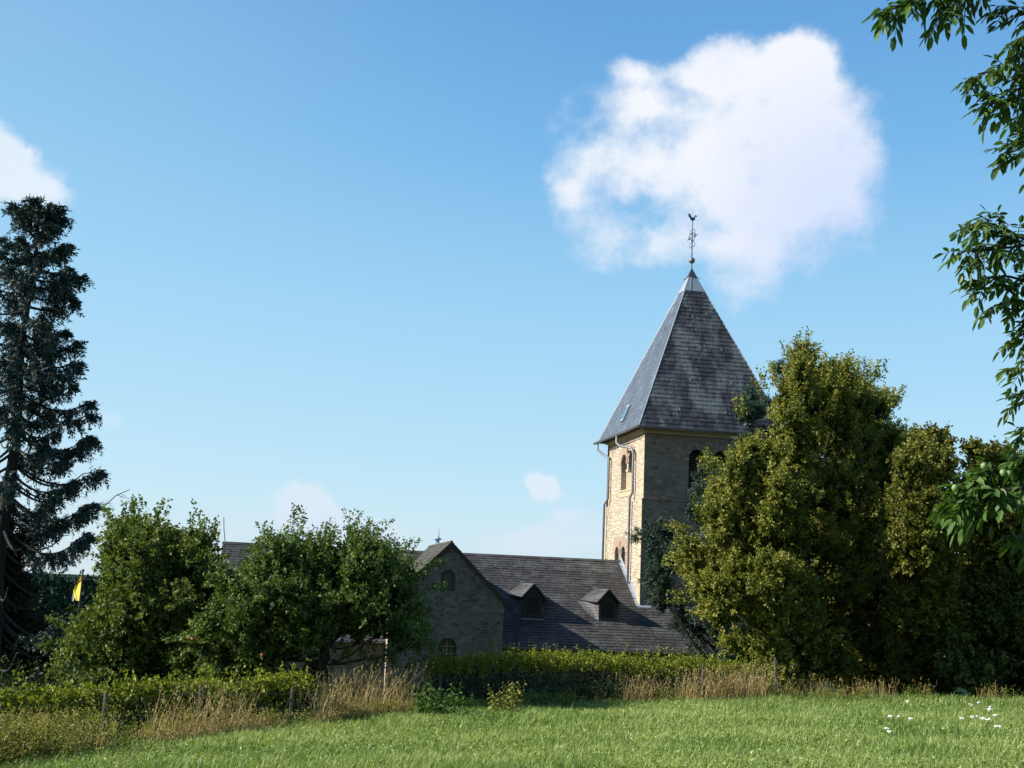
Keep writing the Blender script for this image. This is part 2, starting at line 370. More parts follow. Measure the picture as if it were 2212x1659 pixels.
def ground_mat():
    m, nt, b = mat_base('meadow_soil')
    n = tnoise(nt, 1.2, 8, .65); n2 = tnoise(nt, 14, 5, .7)
    c = ramp(nt, n.outputs['Fac'], [(.3, (.060, .085, .018)), (.7, (.13, .165, .04))])
    c = mix(nt, c, (.05, .045, .02), ramp(nt, n2.outputs['Fac'], [(.4, (0, 0, 0)), (.7, (.7, .7, .7))]))
    nt.links.new(c, b.inputs['Base Color']); b.inputs['Roughness'].default_value = 1; b.inputs['Specular IOR Level'].default_value = .1
    bump(nt, b, n2.outputs['Fac'], 1, .05); return m
M['ground'] = ground_mat()

# ------------------------------------------------------------------ ground
def build_ground():
    xs = np.unique(np.concatenate([-np.geomspace(40, 9000, 26), np.arange(-40, 40.1, .8), np.geomspace(40, 9000, 26)]))
    ys = np.unique(np.concatenate([-np.geomspace(10, 3000, 14), np.arange(-10, 70, .8), np.geomspace(70, 9000, 36)]))
    X, Y = np.meshgrid(xs, ys); Z = ground(X, Y)
    V = np.stack([X, Y, Z], -1).reshape(-1, 3); nx = len(xs)
    i, j = np.meshgrid(np.arange(nx-1), np.arange(len(ys)-1)); a = (j*nx+i).ravel()
    o = mesh_obj('ground', V, np.stack([a, a+1, a+nx+1, a+nx], 1), M['ground'], smooth=True)
    tag(o, 'grassy ground under the meadow and churchyard', None, None, 'structure')
    # nearer wooded slope
    xs = np.linspace(-420, 420, 900); V = []
    for k, (y, p_) in enumerate([(300, 0), (306, .8), (325, 1.0), (360, 1.0), (420, .9)]):
        for q, x in enumerate(xs): V.append((x, y, -22+p_*(20.3+2.2*vnoise(np.array([[x*.03, y*.01]]), 1, 3)[0]+.9*random.random())))
    i, j = np.meshgrid(np.arange(899), np.arange(4)); a = (j*900+i).ravel()
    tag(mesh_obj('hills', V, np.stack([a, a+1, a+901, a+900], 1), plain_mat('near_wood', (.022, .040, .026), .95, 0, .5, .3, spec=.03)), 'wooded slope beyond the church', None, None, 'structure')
    n = 26000; x = rng.uniform(-140, 10, n); k = rng.uniform(0, 1, n); y = 301.5+k*4.5
    P = np.stack([x, y-1.5, -16+k*15.5+rng.normal(size=n)*.8+1.6*(vnoise(np.stack([x, x*0], 1), .16, 3)-.3)], 1)
    d_ = rng.normal(size=(n, 3)); d_ /= np.linalg.norm(d_, axis=1)[:, None]
    fm, fn_, fb = mat_base('far_canopy'); fn_.links.new(ramp(fn_, tint_out(fn_), [(0, (.018, .036, .030)), (1, (.045, .085, .05))]), fb.inputs['Base Color']); fb.inputs['Roughness'].default_value = .9; fb.inputs['Specular IOR Level'].default_value = .05
    Qd = leaf_quads(P, d_, rng.uniform(.8, 1.8, n), rng.uniform(.6, 1.4, n)); tag(quads_obj('far_wood', Qd, fm, None, rng.uniform(0, 1, n)), 'dark green wooded hillside in the gap left of the flagpole', 'woodland', None, 'stuff')
    # far wooded hills
    n = 260; xs = np.linspace(-2600, 2600, n); ys = np.array([1400, 1440, 1500, 1600, 1800, 2000])
    prof = np.array([0, .75, .95, 1.0, .95, .5]); h0 = 11+5*vnoise(np.stack([xs, xs*0], 1), .004, 2)+2.2*vnoise(np.stack([xs, xs*0], 1), .05, 5)
    V = []
    for k, y in enumerate(ys):
        for q, x in enumerate(xs): V.append((x, y, -22+prof[k]*(h0[q]+1.2*random.random())))
    i, j = np.meshgrid(np.arange(n-1), np.arange(5)); a = (j*n+i).ravel()
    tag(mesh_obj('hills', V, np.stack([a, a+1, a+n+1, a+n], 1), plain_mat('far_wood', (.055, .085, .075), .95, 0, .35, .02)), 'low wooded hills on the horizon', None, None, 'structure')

# ------------------------------------------------------------------ church
TH = math.radians(10.5325); KX, KY = 5.934, 55.6; ZB = 6.45; W = 7.4; EZ = 7.707; SH = 8.70
church = empty('church', (KX, KY, EYE-ZB), TH)
tag(church, 'old sandstone village church with a steep slate pyramid tower roof and long slate nave', 'church')
OFF = (0, 0, ZB)
def CB(): return MB(OFF)
A3 = lambda *a: np.array(a, float)

def wall_panel(mb, outer, holes, fn, depth, tint=.5, rev=None):
    "wall polygon with holes: outer/holes are (a,z) lists, fn maps (a,z,d) to 3D with d = depth into the wall; adds reveals of the holes"
    allp = [list(outer)]+[list(h) for h in holes]
    tri = tessellate_polygon([[Vector((a, b, 0)) for a, b in l] for l in allp])
    flat = [p for l in allp for p in l]
    mb.add([fn(a, z, 0) for a, z in flat], [tuple(t) for t in tri], tint)
    rm = rev or mb
    for h in holes:
        k = len(h); rm.add([fn(a, z, 0) for a, z in h]+[fn(a, z, depth) for a, z in h], [(i, (i+1) % k, k+(i+1) % k, k+i) for i in range(k)], tint)
def arch(a0, a1, z0, zs, n=10, ry=None):
    "outline of an arched opening"
    r = (a1-a0)/2; c = (a0+a1)/2; ry = ry or r
    return [(a0, z0), (a1, z0)]+[(c+r*math.cos(PI*k/n), zs+ry*math.sin(PI*k/n)) for k in range(n+1)]
def voussoirs(mb, c, zs, r, fn, th=.28, n=9, proud=.025, ry=None, depth=.12):
    ry = ry or r
    for k in range(n):
        t0 = PI*(k+.06)/n; t1 = PI*(k+.94)/n
        q = []
        for t, e in ((t0, 0), (t1, 0), (t1, th*random.uniform(.85, 1.15)), (t0, th)):
            q.append((c+(r+e)*math.cos(t), zs+(ry+e)*math.sin(t)))
        mb.add([fn(a, z, -proud) for a, z in q]+[fn(a, z, depth) for a, z in q], [(0, 1, 2, 3), (0, 4, 5, 1), (1, 5, 6, 2), (2, 6, 7, 3), (3, 7, 4, 0)], random.random())

# tower walls: upper stage and lower stage (lower one 9 cm prouder)
I = .45; VB = 6.55; SET = 4.35
UB = W-I
fL = lambda base: (lambda a, z, d: A3(base+d, a, z))          # left face, a = v
fF = lambda base: (lambda a, z, d: A3(a, base+d, z))          # front face, a = u
wl = CB(); wf = CB(); up_in = I; lo_in = I-.09
Lup_holes = [arch(3.12, 4.28, 5.05, 6.15, 10, .62)]
# left face, upper stage : one wide recess under two small arches
def twin(a0, a1, mid, z0, zsp, r_y, colz):
    "two arches meeting on a pier that stops at colz above an undivided opening"
    h = .13; n = 8
    c1 = (a0+mid-h)/2; r1 = (mid-h-a0)/2; c2 = (mid+h+a1)/2; r2 = (a1-mid-h)/2
    pts = [(a0, z0), (a1, z0), (a1, zsp)]
    pts += [(c2+r2*math.cos(PI*k/n), zsp+r_y*math.sin(PI*k/n)) for k in range(1, n)]
    pts += [(mid+h, zsp), (mid+h, colz), (mid-h, colz), (mid-h, zsp)]
    pts += [(c1+r1*math.cos(PI*k/n), zsp+r_y*math.sin(PI*k/n)) for k in range(1, n)]
    pts += [(a0, zsp)]
    return pts, (c1, r1), (c2, r2)
tw, q1, q2 = twin(2.25, 4.35, 3.22, 5.02, 6.28, .5, 5.98)
wall_panel(wl, [(up_in, SET), (VB, SET), (VB, EZ-.02), (up_in, EZ-.02)], [tw], fL(up_in), .42)
lw1 = arch(4.02, 4.72, 1.2, 1.95, 8, .33); lw2 = arch(2.92, 3.62, 1.2, 1.95, 8, .33)
wall_panel(wl, [(lo_in, -6.3), (VB+.09, -6.3), (VB+.09, SET), (lo_in, SET)], [lw1, lw2], fL(lo_in), .4)
wl.add([A3(lo_in, lo_in, SET), A3(lo_in, VB+.09, SET), A3(up_in, VB, SET), A3(up_in, up_in, SET)], [(0, 1, 2, 3)])
# front face
fa1 = arch(2.60, 3.42, 5.0, 6.42, 12); fa2 = arch(3.80, 4.62, 5.0, 6.42, 12)
wall_panel(wf, [(up_in, SET), (UB, SET), (UB, EZ-.02), (up_in, EZ-.02)], [fa1, fa2], fF(up_in), .45)
wall_panel(wf, [(lo_in, -6.3), (UB+.09, -6.3), (UB+.09, SET), (lo_in, SET)], [], fF(lo_in), .4)
wf.add([A3(lo_in, lo_in, SET), A3(UB+.09, lo_in, SET), A3(UB, up_in, SET), A3(up_in, up_in, SET)], [(0, 1, 2, 3)])
# right and back faces
wr = CB()
wr.add([A3(UB+.09, lo_in, -6.3), A3(UB+.09, VB+.09, -6.3), A3(UB+.09, VB+.09, EZ-.02), A3(UB+.09, lo_in, EZ-.02)], [(0, 1, 2, 3)])
wr.add([A3(UB+.09, VB+.09, -6.3), A3(lo_in, VB+.09, -6.3), A3(lo_in, VB+.09, EZ-.02), A3(UB+.09, VB+.09, EZ-.02)], [(0, 1, 2, 3)])
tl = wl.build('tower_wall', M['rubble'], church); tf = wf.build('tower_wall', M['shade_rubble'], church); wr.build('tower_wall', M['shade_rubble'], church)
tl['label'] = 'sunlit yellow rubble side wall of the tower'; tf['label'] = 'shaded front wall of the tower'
# unlit inside of the tower, given as dark-coloured boxes behind the openings
co = CB(); co.box((I+.5, I+.5, 4.2), (UB-.5, VB-.5, 7.6)); co.box((I+.45, I+.5, .2), (I+1.2, VB-.5, 3.2)); co.build('belfry_core', M['void'], church)
# left window parts
wn = CB(); wn.box((up_in+.26, 2.27, 5.03), (up_in+.31, 4.33, 5.93)); pw = wn.build('window_panel', M['board'], church); pw['label'] = 'pale boarded panel in the tower side opening'
wn = CB(); wn.box((up_in-.06, 2.15, 4.93), (up_in+.3, 4.45, 5.015)); wn.box((up_in-.03, 2.05, 4.68), (up_in+.05, 4.55, 4.92)); wn.build('window_sill', M['quoin'], church)
wn = CB(); wn.box((up_in-.03, 3.02, 5.86), (up_in+.28, 3.42, 6.0)); wn.build('capital', M['quoin'], church)
vs = CB(); voussoirs(vs, q1[0], 6.28, q1[1], fL(up_in), .42, 7, ry=.5); voussoirs(vs, q2[0], 6.28, q2[1], fL(up_in), .42, 7, ry=.5); vs.build('window_arch', M['redstone'], church)
for c in ((4.37), (3.27)):
    vs = CB(); voussoirs(vs, c, 1.95, .35, fL(lo_in), .5, 7, ry=.33)
    for s in (-1, 1):
        for k in range(3): vs.box((lo_in-.02, c+s*.36-(.16 if s < 0 else 0), 1.2+k*.25), (lo_in+.1, c+s*.36+(.16 if s > 0 else 0), 1.2+k*.25+.22), random.random())
    vs.build('window_arch', M['redstone'], church)
# front biforium parts
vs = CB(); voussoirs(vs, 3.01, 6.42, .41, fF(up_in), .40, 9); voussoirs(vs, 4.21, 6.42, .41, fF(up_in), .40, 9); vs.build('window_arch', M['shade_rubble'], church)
cl = CB(); cl.tube([A3(3.61, I+.16, 5.0), A3(3.61, I+.16, 5.12), A3(3.61, I+.16, 5.14), A3(3.61, I+.16, 6.08), A3(3.61, I+.16, 6.1), A3(3.61, I+.16, 6.38)], [.17, .17, .10, .095, .12, .2], 12)
cl.box((3.40, I-.03, 6.36), (3.82, I+.42, 6.46)); cl.build('column', M['quoin'], church, True)
cl = CB(); cl.box((2.35, I-.03, 6.30), (2.60, I+.1, 6.42)); cl.build('impost', M['redstone'], church); cl = CB(); cl.box((4.62, I-.03, 6.30), (4.87, I+.1, 6.42)); cl.build('impost', M['redstone'], church)
for a0 in (2.60, 3.80):
    lv = CB()
    for k in range(13):
        z = 5.02+k*.135; lv.add([A3(a0, I+.22, z), A3(a0+.82, I+.22, z), A3(a0+.82, I+.36, z+.11), A3(a0, I+.36, z+.11), A3(a0, I+.22, z-.02), A3(a0+.82, I+.22, z-.02)], [(0, 1, 2, 3), (4, 5, 1, 0)])
    lv.build('louvre', M['dark_wood'], church)
# string course, ledge
st = CB(); st.box((lo_in-.03, lo_in-.035, SET-.02), (2.6, lo_in+.1, SET+.045)); st.build('string_course', M['shade_rubble'], church)
# quoins near corner + far corner of the left face
qn = CB(); z = -6.2; k = 0
while z < EZ-.35:
    h = random.uniform(.26, .42); inn = lo_in if z < SET-.2 else up_in
    if z < SET-.001 and z+h > SET-.1: h = SET-z
    a = .62 if k % 2 else .38; b2 = .38 if k % 2 else .62
    if h > .1:
        qn.box((inn-.018, inn+.004, z+.012), (inn+.3, inn+a*random.uniform(.85, 1.1), z+h-.012), random.random())
    z += h; k += 1
qn.build('quoins', M['quoin'], church); qn = CB()
z = -6.2; k = 0
while z < EZ-.35:
    h = random.uniform(.28, .4); inn = lo_in if z < SET-.2 else up_in; vb = VB+.09 if z < SET-.2 else VB
    if z < SET-.001 and z+h > SET-.1: h = SET-z
    if h > .1: qn.box((inn-.015, vb-(.5 if k % 2 else .3), z+.012), (inn+.4, vb+.015, z+h-.012), random.random())
    z += h; k += 1
qn.build('quoins', M['quoin'], church)
# cornice under the eave
cn = CB()
for (o1, o2, zz0, zz1) in ((.20, .30, EZ-.26, EZ-.15), (.08, .14, EZ-.15, EZ-.05)):
    cn.box((I-.28+o1*.9, I-.28+o1*.9, zz0), (UB+.28-o1*.9, I+.2, zz1)); cn.box((I-.28+o1*.9, I+.2, zz0), (I+.2, VB+.28-o1*.9, zz1))
cn.build('cornice', M['quoin'], church)

# ---- slates
def slates(mb, O, e, s, n, rng_fn, b1, course=.22, width=.2, lift=.022, skew=.02, b0=0, tj=(.0, 1.), over=.05):
    "courses of single slates on the plane O + a*e + b*s; rng_fn(b) gives the a-range; each slate is a tilted plate with a thick lower edge"
    b = b0; k = 0
    while b < b1-.02:
        c = min(course, b1-b); lo0, lo1 = rng_fn(b); hi0, hi1 = rng_fn(min(b+c, b1))
        a = min(lo0, hi0)-random.random()*width; rowt = random.uniform(-.08, .08)
        while a < max(lo1, hi1):
            w = width*random.uniform(.75, 1.25); sk = skew*random.uniform(.3, 1.4); li = lift*random.uniform(.7, 1.4)
            def cl(x, bb): r = rng_fn(max(b0, min(bb, b1))); return min(max(x, r[0]), r[1])
            x0, x1 = cl(a, b), cl(a+w-.004, b); y0, y1 = cl(a, b+c), cl(a+w-.004, b+c)
            if x1-x0 > .01 or y1-y0 > .01:
                bl = b-over*.4
                P = [O+x0*e+bl*s+n*li, O+x1*e+(bl-sk)*s+n*(li+random.uniform(0, .006)), O+y1*e+(b+c)*s+n*.006, O+y0*e+(b+c)*s+n*.006]
                Q = [O+x0*e+bl*s-n*.002, O+x1*e+(bl-sk)*s-n*.002]
                t = min(1, max(0, random.gauss(.45, .24)+rowt*.5))
                mb.add(P+Q, [(0, 1, 2, 3), (4, 5, 1, 0)], t)
            a += w
        b += c; k += 1

AP = A3(W/2, W/2, EZ+SH)
def pyramid_face(corner0, corner1, frac0, frac1):
    c0 = A3(*corner0, EZ); c1 = A3(*corner1, EZ); mid = (c0+c1)/2; e = norm(c1-c0); s = AP-mid; Ls = np.linalg.norm(s); s = s/Ls
    n = np.cross(e, s); half = W/2
    return mid, e, s, n, Ls, half
faces = [((0, 0), (W, 0)), ((0, W), (0, 0)), ((W, 0), (W, W)), ((W, W), (0, W))]
CAP = .862
solid = CB(); a = [A3(0.03, 0.03, EZ), A3(W-.03, .03, EZ), A3(W-.03, W-.03, EZ), A3(.03, W-.03, EZ)]
solid.add(a+[AP-A3(0, 0, .06)], [(0, 1, 4), (1, 2, 4), (2, 3, 4), (3, 0, 4), (3, 2, 1, 0)])
spire = solid.build('spire_roof', M['slate_spire'], church)
spire['label'] = 'steep pyramid roof of the tower'
hips = CB(); capm = CB(); tipm = CB()
for i, (c0, c1) in enumerate(faces):
    mid, e, s, n, Ls, half = pyramid_face(c0, c1, 0, 1)
    mb = CB(); f = lambda b, half=half, Ls=Ls: (-half*(1-b/Ls), half*(1-b/Ls))
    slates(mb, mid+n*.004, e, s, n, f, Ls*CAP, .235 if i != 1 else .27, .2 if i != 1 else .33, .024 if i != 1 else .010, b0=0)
    o = mb.build('slate_covering', M['slate_sheen'] if i == 1 else M['slate_spire'], spire)
    o['label'] = ['lichen streaked dark slates of the front slope', 'smooth slates of the sunlit slope, their sheen put into a paler colour', 'slates of the far side slope', 'slates of the back slope'][i]
    # lead cap facet and iron tip facet
    z0, z1 = Ls*(CAP-.006), Ls*.955
    capm.add([mid+e*f(z0)[0]*1.03+s*z0+n*.035, mid+e*f(z0)[1]*1.03+s*z0+n*.035, mid+e*f(z1)[1]*1.05+s*z1+n*.025, mid+e*f(z1)[0]*1.05+s*z1+n*.025], [(0, 1, 2, 3)], random.random())
    capm.tube([mid+e*(f(z0)[0]*.45)+s*z0+n*.04, mid+e*(f(z1)[0]*.45)+s*z1+n*.03], .012, 5)
    tipm.add([mid+e*f(z1)[0]*1.35+s*(z1-.06)+n*.05, mid+e*f(z1)[1]*1.35+s*(z1-.06)+n*.05, AP+A3(0, 0, .12)], [(0, 1, 2)])
    if i in (0, 1, 2, 3):
        p0 = mid-e*half; hips.tube([p0+n*.01, p0+(AP-p0)*CAP+n*.01], .028, 6)
hips.build('hip_flashing', M['lead'], spire); capm.build('lead_cap', M['lead'], spire)
tip = tipm.build('roof_tip', M['iron'], spire)
sg = CB()
for (a1, b1) in ((-.34, .28), (.36, -.22), (.3, .3)): sg.tube([AP+A3(0, 0, -.45), AP+A3(a1*.6, b1*.6, -.40), AP+A3(a1, b1, -.50)], .02, 5)
sg.build('bracket', M['iron'], tip)
# weathercock
wp = CB(); wp.tube([AP, AP+A3(0, 0, 2.62)], [.035, .022], 8); cock_pole = wp.build('finial_pole', M['iron'], church)
wb = CB(); wb.sphere(AP+A3(0, 0, .50), .165, 16, 10); wb.build('ball', M['zinc'], cock_pole, True)
sc = CB()
def scroll(cx, z, sx, h=.14, w=.075):
    p = [AP+A3(cx+sx*w*math.cos(t)*1.0, .0, z+h*math.sin(t)) for t in np.linspace(0, 2*PI, 12)]; sc.tube(p, .014, 5, False)
scroll(-.07, 1.28, 1); scroll(.07, 1.38, 1); scroll(-.06, 2.02-.28+.22, 1, .12); scroll(.07, 2.06, 1, .12)
sc.tube([AP+A3(0, 0, 1.45), AP+A3(.10, 0, 1.62), AP+A3(.17, 0, 1.80), AP+A3(.10, 0, 1.95)], .016, 5); sc.tube([AP+A3(0, 0, 1.45), AP+A3(-.06, 0, 1.6), AP+A3(-.16, 0, 1.66), AP+A3(-.10, 0, 1.85), AP+A3(0, 0, 2.0)], .016, 5)
scroll(.15, 1.86, 1, .08, .05); scroll(-.16, 1.64, 1, .08, .05)
sc.tube([AP+A3(-.30, -.1, 1.50), AP+A3(.32, .1, 1.94)], .016, 5)
sc.build('scrollwork', M['iron'], cock_pole)
ck = [(-.02, 0), (.07, .01), (.12, .06), (.13, .13), (.12, .19), (.14, .23), (.175, .245), (.21, .22), (.225, .23), (.20, .285), (.16, .31), (.12, .295), (.095, .25), (.08, .20), (.03, .17), (-.02, .17), (-.06, .20), (-.085, .26), (-.12, .33), (-.17, .36), (-.225, .34), (-.25, .28), (-.215, .30), (-.20, .25), (-.215, .18), (-.17, .20), (-.14, .14), (-.11, .07), (-.07, .02)]
cm = CB(); q = [AP+A3(x*1.05, -.02, 2.60+z) for x, z in ck]; q2_ = [p+A3(0, .04, 0) for p in q]; k = len(q)
tri = tessellate_polygon([[Vector((x, z, 0)) for x, z in ck]])
cm.add(q+q2_, [tuple(t) for t in tri]+[tuple(k+i for i in reversed(t)) for t in tri]+[(i, (i+1) % k, k+(i+1) % k, k+i) for i in range(k)])
cm.build('weathercock', M['iron'], cock_pole)
# skylight in the sunlit slope
mid, e, s, n, Ls, half = pyramid_face((0, W), (0, 0), 0, 1)
sk = CB(); sg = CB()
def lpt(v, z): # point on left slope at given v and z
    t = (z-EZ)/SH; return A3(W/2*t, v, z)
v0, v1, z0, z1 = 3.45, 4.0, 8.38, 9.2
Pq = [lpt(v1, z0), lpt(v0, z0), lpt(v0, z1), lpt(v1, z1)]
nn = np.array([-SH, 0, W/2]); nn = nn/np.linalg.norm(nn)
sk.slab([p+nn*.09 for p in Pq], nn, .1); skl = sk.build('skylight', M['lead'], spire)
c = sum(Pq)/4; sg.slab([c+(p-c)*.78+nn*.105 for p in Pq], nn, .01); sg.build('pane', M['skyglass'], skl)
# snow hooks on the spire
for (i, bfr, afr) in [(0, .12, -.5), (0, .12, .2), (0, .3, -.35), (0, .3, .45), (0, .5, -.1), (0, .5, .5), (0, .7, -.3), (0, .72, .4), (1, .2, .3), (1, .42, -.3), (1, .64, .2), (1, .8, -.1)]:
    mid, e, s, n, Ls, half = pyramid_face(*faces[i], 0, 1); p = mid+s*(bfr*Ls)+e*(afr*half*(1-bfr))
    h = CB(); h.tube([p+n*.02, p+n*.05-s*.16, p+n*.11-s*.19, p+n*.12-s*.12], .011, 5); h.build('roof_hook', M['zinc'], spire)
# gutters
gt = CB()
def half_gutter(mb, p0, p1, out, r=.085):
    pts = []; d = norm(p1-p0)
    for k in range(9):
        a = PI+PI*k/8; pts.append((math.cos(a)*r, math.sin(a)*r))
    A = [p0+out*(x+r*.6)+A3(0, 0, z) for x, z in pts]; B = [p1+out*(x+r*.6)+A3(0, 0, z) for x, z in pts]
    mb.add(A+B, [(i, i+1, 10+i-1, 9+i) for i in range(8)]); A2 = [p+A3(0, 0, .012)*0+norm(p0-p)*0 for p in A]
    mb.tube([A[0], B[0]], .012, 5); mb.tube([A[-1], B[-1]], .012, 5)
half_gutter(gt, A3(-.05, -.09, EZ-.02), A3(W+.08, -.09, EZ-.02), A3(0, -1, 0)); half_gutter(gt, A3(-.09, W+.05, EZ-.02), A3(-.09, -.12, EZ-.02), A3(-1, 0, 0))
gt.build('gutter', M['zinc'], church)
sf = CB(); sf.add([A3(.0, 0, EZ-.03), A3(W, 0, EZ-.03), A3(W, W, EZ-.03), A3(0, W, EZ-.03)], [(3, 2, 1, 0)]); sf.box((-.06, -.06, EZ-.05), (W+.02, -.02, EZ+.03)); sf.box((-.06, -.018, EZ-.05), (-.02, W+.02, EZ+.03)); sf.build('soffit', M['dark_wood'], church)
# downpipes
dp = CB(); X0 = -.12
dp.tube([A3(X0, 3.3, EZ-.08), A3(X0, 3.3, EZ-.45), A3(X0+.1, 3.05, EZ-.62), A3(up_in-.2, 2.0, EZ-.82), A3(up_in-.13, 1.85, EZ-1.05), A3(up_in-.13, 1.85, SET+.45), A3(lo_in-.13, 1.98, SET+.15), A3(lo_in-.13, 1.98, .15), A3(lo_in-.25, 2.3, -.05)], .058, 10); dp.build('downpipe', M['zinc'], church, True)
dp = CB(); dp.tube([A3(X0, 6.9, EZ-.08), A3(X0, 6.9, EZ-.42), A3(X0+.25, 6.55, EZ-.70), A3(up_in-.13, 6.25, EZ-.85), A3(up_in-.13, 6.2, EZ-1.1), A3(up_in-.13, 6.2, SET+.4), A3(lo_in-.16, 6.45, SET+.1), A3(lo_in-.16, 6.45, -1)], .058, 10); dp.build('downpipe', M['zinc'], church, True)

# ---- nave
SL = .6152; RZ = 1.56; RV = 3.7; UL = -18.43; VE = -2.62
def rz(v): return RZ+SL*(v-RV)
nrm = norm(A3(0, -SL, 1)); sdir = norm(A3(0, 1, SL)); Lr = np.linalg.norm(A3(0, RV-VE, SL*(RV-VE)))
GU, GZ, GH = -8.92, 1.84, 2.42       # transept ridge u, ridge height, half width
GVF = -3.3
nr = CB(); UR = 7.5
nr.slab([A3(UL, VE, rz(VE)), A3(UR, VE, rz(VE)), A3(UR, lo_in-.0, rz(lo_in)), A3(lo_in, lo_in, rz(lo_in)), A3(lo_in, RV, RZ), A3(UL, RV, RZ)], nrm, .12)
nr.slab([A3(lo_in, RV, RZ-.003), A3(lo_in, 2*RV-VE, rz(VE)), A3(UL, 2*RV-VE, rz(VE)), A3(UL, RV, RZ-.003)], norm(A3(0, SL, 1)), .12)
nave = nr.build('nave_roof', M['slate'], church); nave['label'] = 'long grey slate roof of the nave'
ms = CB(); O = A3(0, VE, rz(VE))+nrm*.004; bt = np.linalg.norm(A3(0, lo_in-VE, SL*(lo_in-VE)))
def nr_rng(b): return (UL+.01, UR if b < bt-.02 else lo_in-.01)
slates(ms, O, A3(1, 0, 0), sdir, nrm, nr_rng, Lr, .215, .21, .026, .03)
ms.build('slate_covering', M['slate'], nave)
rd = CB()
rd.add([A3(UL-.03, RV-.16, RZ-.05), A3(lo_in-.01, RV-.16, RZ-.05), A3(lo_in-.01, RV-.0, RZ+.06), A3(UL-.03, RV-.0, RZ+.06), A3(UL-.03, RV+.16, RZ-.05), A3(lo_in-.01, RV+.16, RZ-.05)], [(0, 1, 2, 3), (3, 2, 5, 4)]); rd.build('ridge_cap', M['slate'], nave)
# lead flashings where the roof meets the tower
fl = CB()
fl.add([A3(lo_in-.012, RV, RZ+.03), A3(lo_in-.012, lo_in-.03, rz(lo_in)+.02), A3(lo_in-.012, lo_in-.03, rz(lo_in)+.16), A3(lo_in-.012, RV, RZ+.30)], [(0, 1, 2, 3)])
fl.slab([A3(lo_in-.17, lo_in-.1, rz(lo_in-.1)+.04), A3(lo_in, lo_in-.1, rz(lo_in-.1)+.04), A3(lo_in, RV, RZ+.04), A3(lo_in-.12, RV, RZ+.04)], nrm, .03)
fl.slab([A3(lo_in-.1, lo_in-.16, rz(lo_in-.16)+.04), A3(UR-.2, lo_in-.16, rz(lo_in-.16)+.04), A3(UR-.2, lo_in-.01, rz(lo_in)+.05), A3(lo_in-.1, lo_in-.01, rz(lo_in)+.05)], nrm, .03)
fl.build('flashing', M['lead'], nave)
eg = CB(); half_gutter(eg, A3(-6.5, VE-.08, rz(VE)-.03), A3(UR, VE-.08, rz(VE)-.03), A3(0, -1, 0), .07); half_gutter(eg, A3(UL, VE-.08, rz(VE)-.03), A3(-11.5, VE-.08, rz(VE)-.03), A3(0, -1, 0), .07); eg.build('gutter', M['zinc'], nave)
for k, uu in enumerate([-6.0, -5.05, -4.1, -3.15, -2.2, -1.25, -.4, -12.5, -13.6, -14.7, -15.8, -16.9]):
    p = A3(uu, 2.75+.05*(k % 2), rz(2.75)+.03); h = CB(); h.tube([p+A3(0, 0, .02), p+A3(-.05, -.10, .0), p+A3(-.09, -.12, .03), p+A3(.10, -.14, .05)], .014, 5); h.tube([p+A3(.02, -.03, 0), p+A3(.05, -.02, .15)], .011, 5); h.build('roof_hook', M['zinc'], nave)
# nave walls
nw = CB(); WV = VE+.3
nw.box((UL+.2, WV, -6.3), (GU-2.2, 2*RV-WV, rz(VE)-.06)); o = nw.build('nave_wall', M['plaster'], church); o['label'] = 'pale plastered wall left of the cross gable'
nw = CB(); nw.box((GU+2.2, WV, -6.3), (7.2, 2*RV-WV, rz(VE)-.06)); nw.build('nave_wall', M['grey_rubble'], church)  # dark rubble colour stands in for the shade below the eave
ge = CB(); ge.slab([A3(UL+.19, WV, rz(VE)-.1), A3(UL+.19, 2*RV-WV, rz(VE)-.1), A3(UL+.19, RV, RZ-.12)], A3(-1, 0, 0), .3); o = ge.build('gable_wall', M['rubble'], church)
# ---- transept gable facing the camera
def tg(v0, v1, mb, n_=True):
    return
gs = GH; rise = 2.42/2.44
tz = lambda du: GZ-rise*abs(du)
tr = CB(); TV0, TV1 = GVF-.16, 4.3
nl = norm(A3(-rise, 0, 1)); nr_ = norm(A3(rise, 0, 1)); EU = GH+.10
tr.slab([A3(GU-EU, TV0, tz(EU)), A3(GU, TV0, GZ), A3(GU, TV1, GZ), A3(GU-EU, TV1+1.8, tz(EU))][::-1][::-1], nl, .11)
tr.slab([A3(GU, TV0, GZ-.002), A3(GU+EU, TV0, tz(EU)-.002), A3(GU+EU, TV1+1.8, tz(EU)-.002), A3(GU, TV1, GZ-.002)], nr_, .11)
trr = tr.build('transept_roof', M['slate'], church); trr['label'] = 'slate roof of the cross gable'
ts = CB(); Lt = math.hypot(EU, rise*EU)
slates(ts, A3(GU-EU, TV0, tz(EU))+nl*.004, A3(0, 1, 0), norm(A3(1, 0, rise)), nl, lambda b: (0.0, 7.6), Lt, .215, .21, .022, .02)
slates(ts, A3(GU+EU, TV0, tz(EU))+nr_*.004, A3(0, 1, 0), norm(A3(-1, 0, rise)), nr_, lambda b: (0.0, 7.6), Lt, .215, .21, .022, .02)
ts.tube([A3(GU, TV0-.01, GZ+.01), A3(GU, TV1, GZ+.01)], .05, 6)
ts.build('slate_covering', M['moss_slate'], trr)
vg = CB()
for s_ in (-1, 1):
    vg.add([A3(GU, TV0-.02, GZ+.02), A3(GU+s_*EU, TV0-.02, tz(EU)+.02), A3(GU+s_*EU, TV0-.02, tz(EU)-.17), A3(GU, TV0-.02, GZ-.17),
            A3(GU, TV0+.03, GZ+.02), A3(GU+s_*EU, TV0+.03, tz(EU)+.02), A3(GU+s_*EU, TV0+.03, tz(EU)-.17), A3(GU, TV0+.03, GZ-.17)], [(0, 1, 2, 3), (4, 5, 6, 7), (0, 1, 5, 4), (3, 2, 6, 7), (1, 2, 6, 5)])
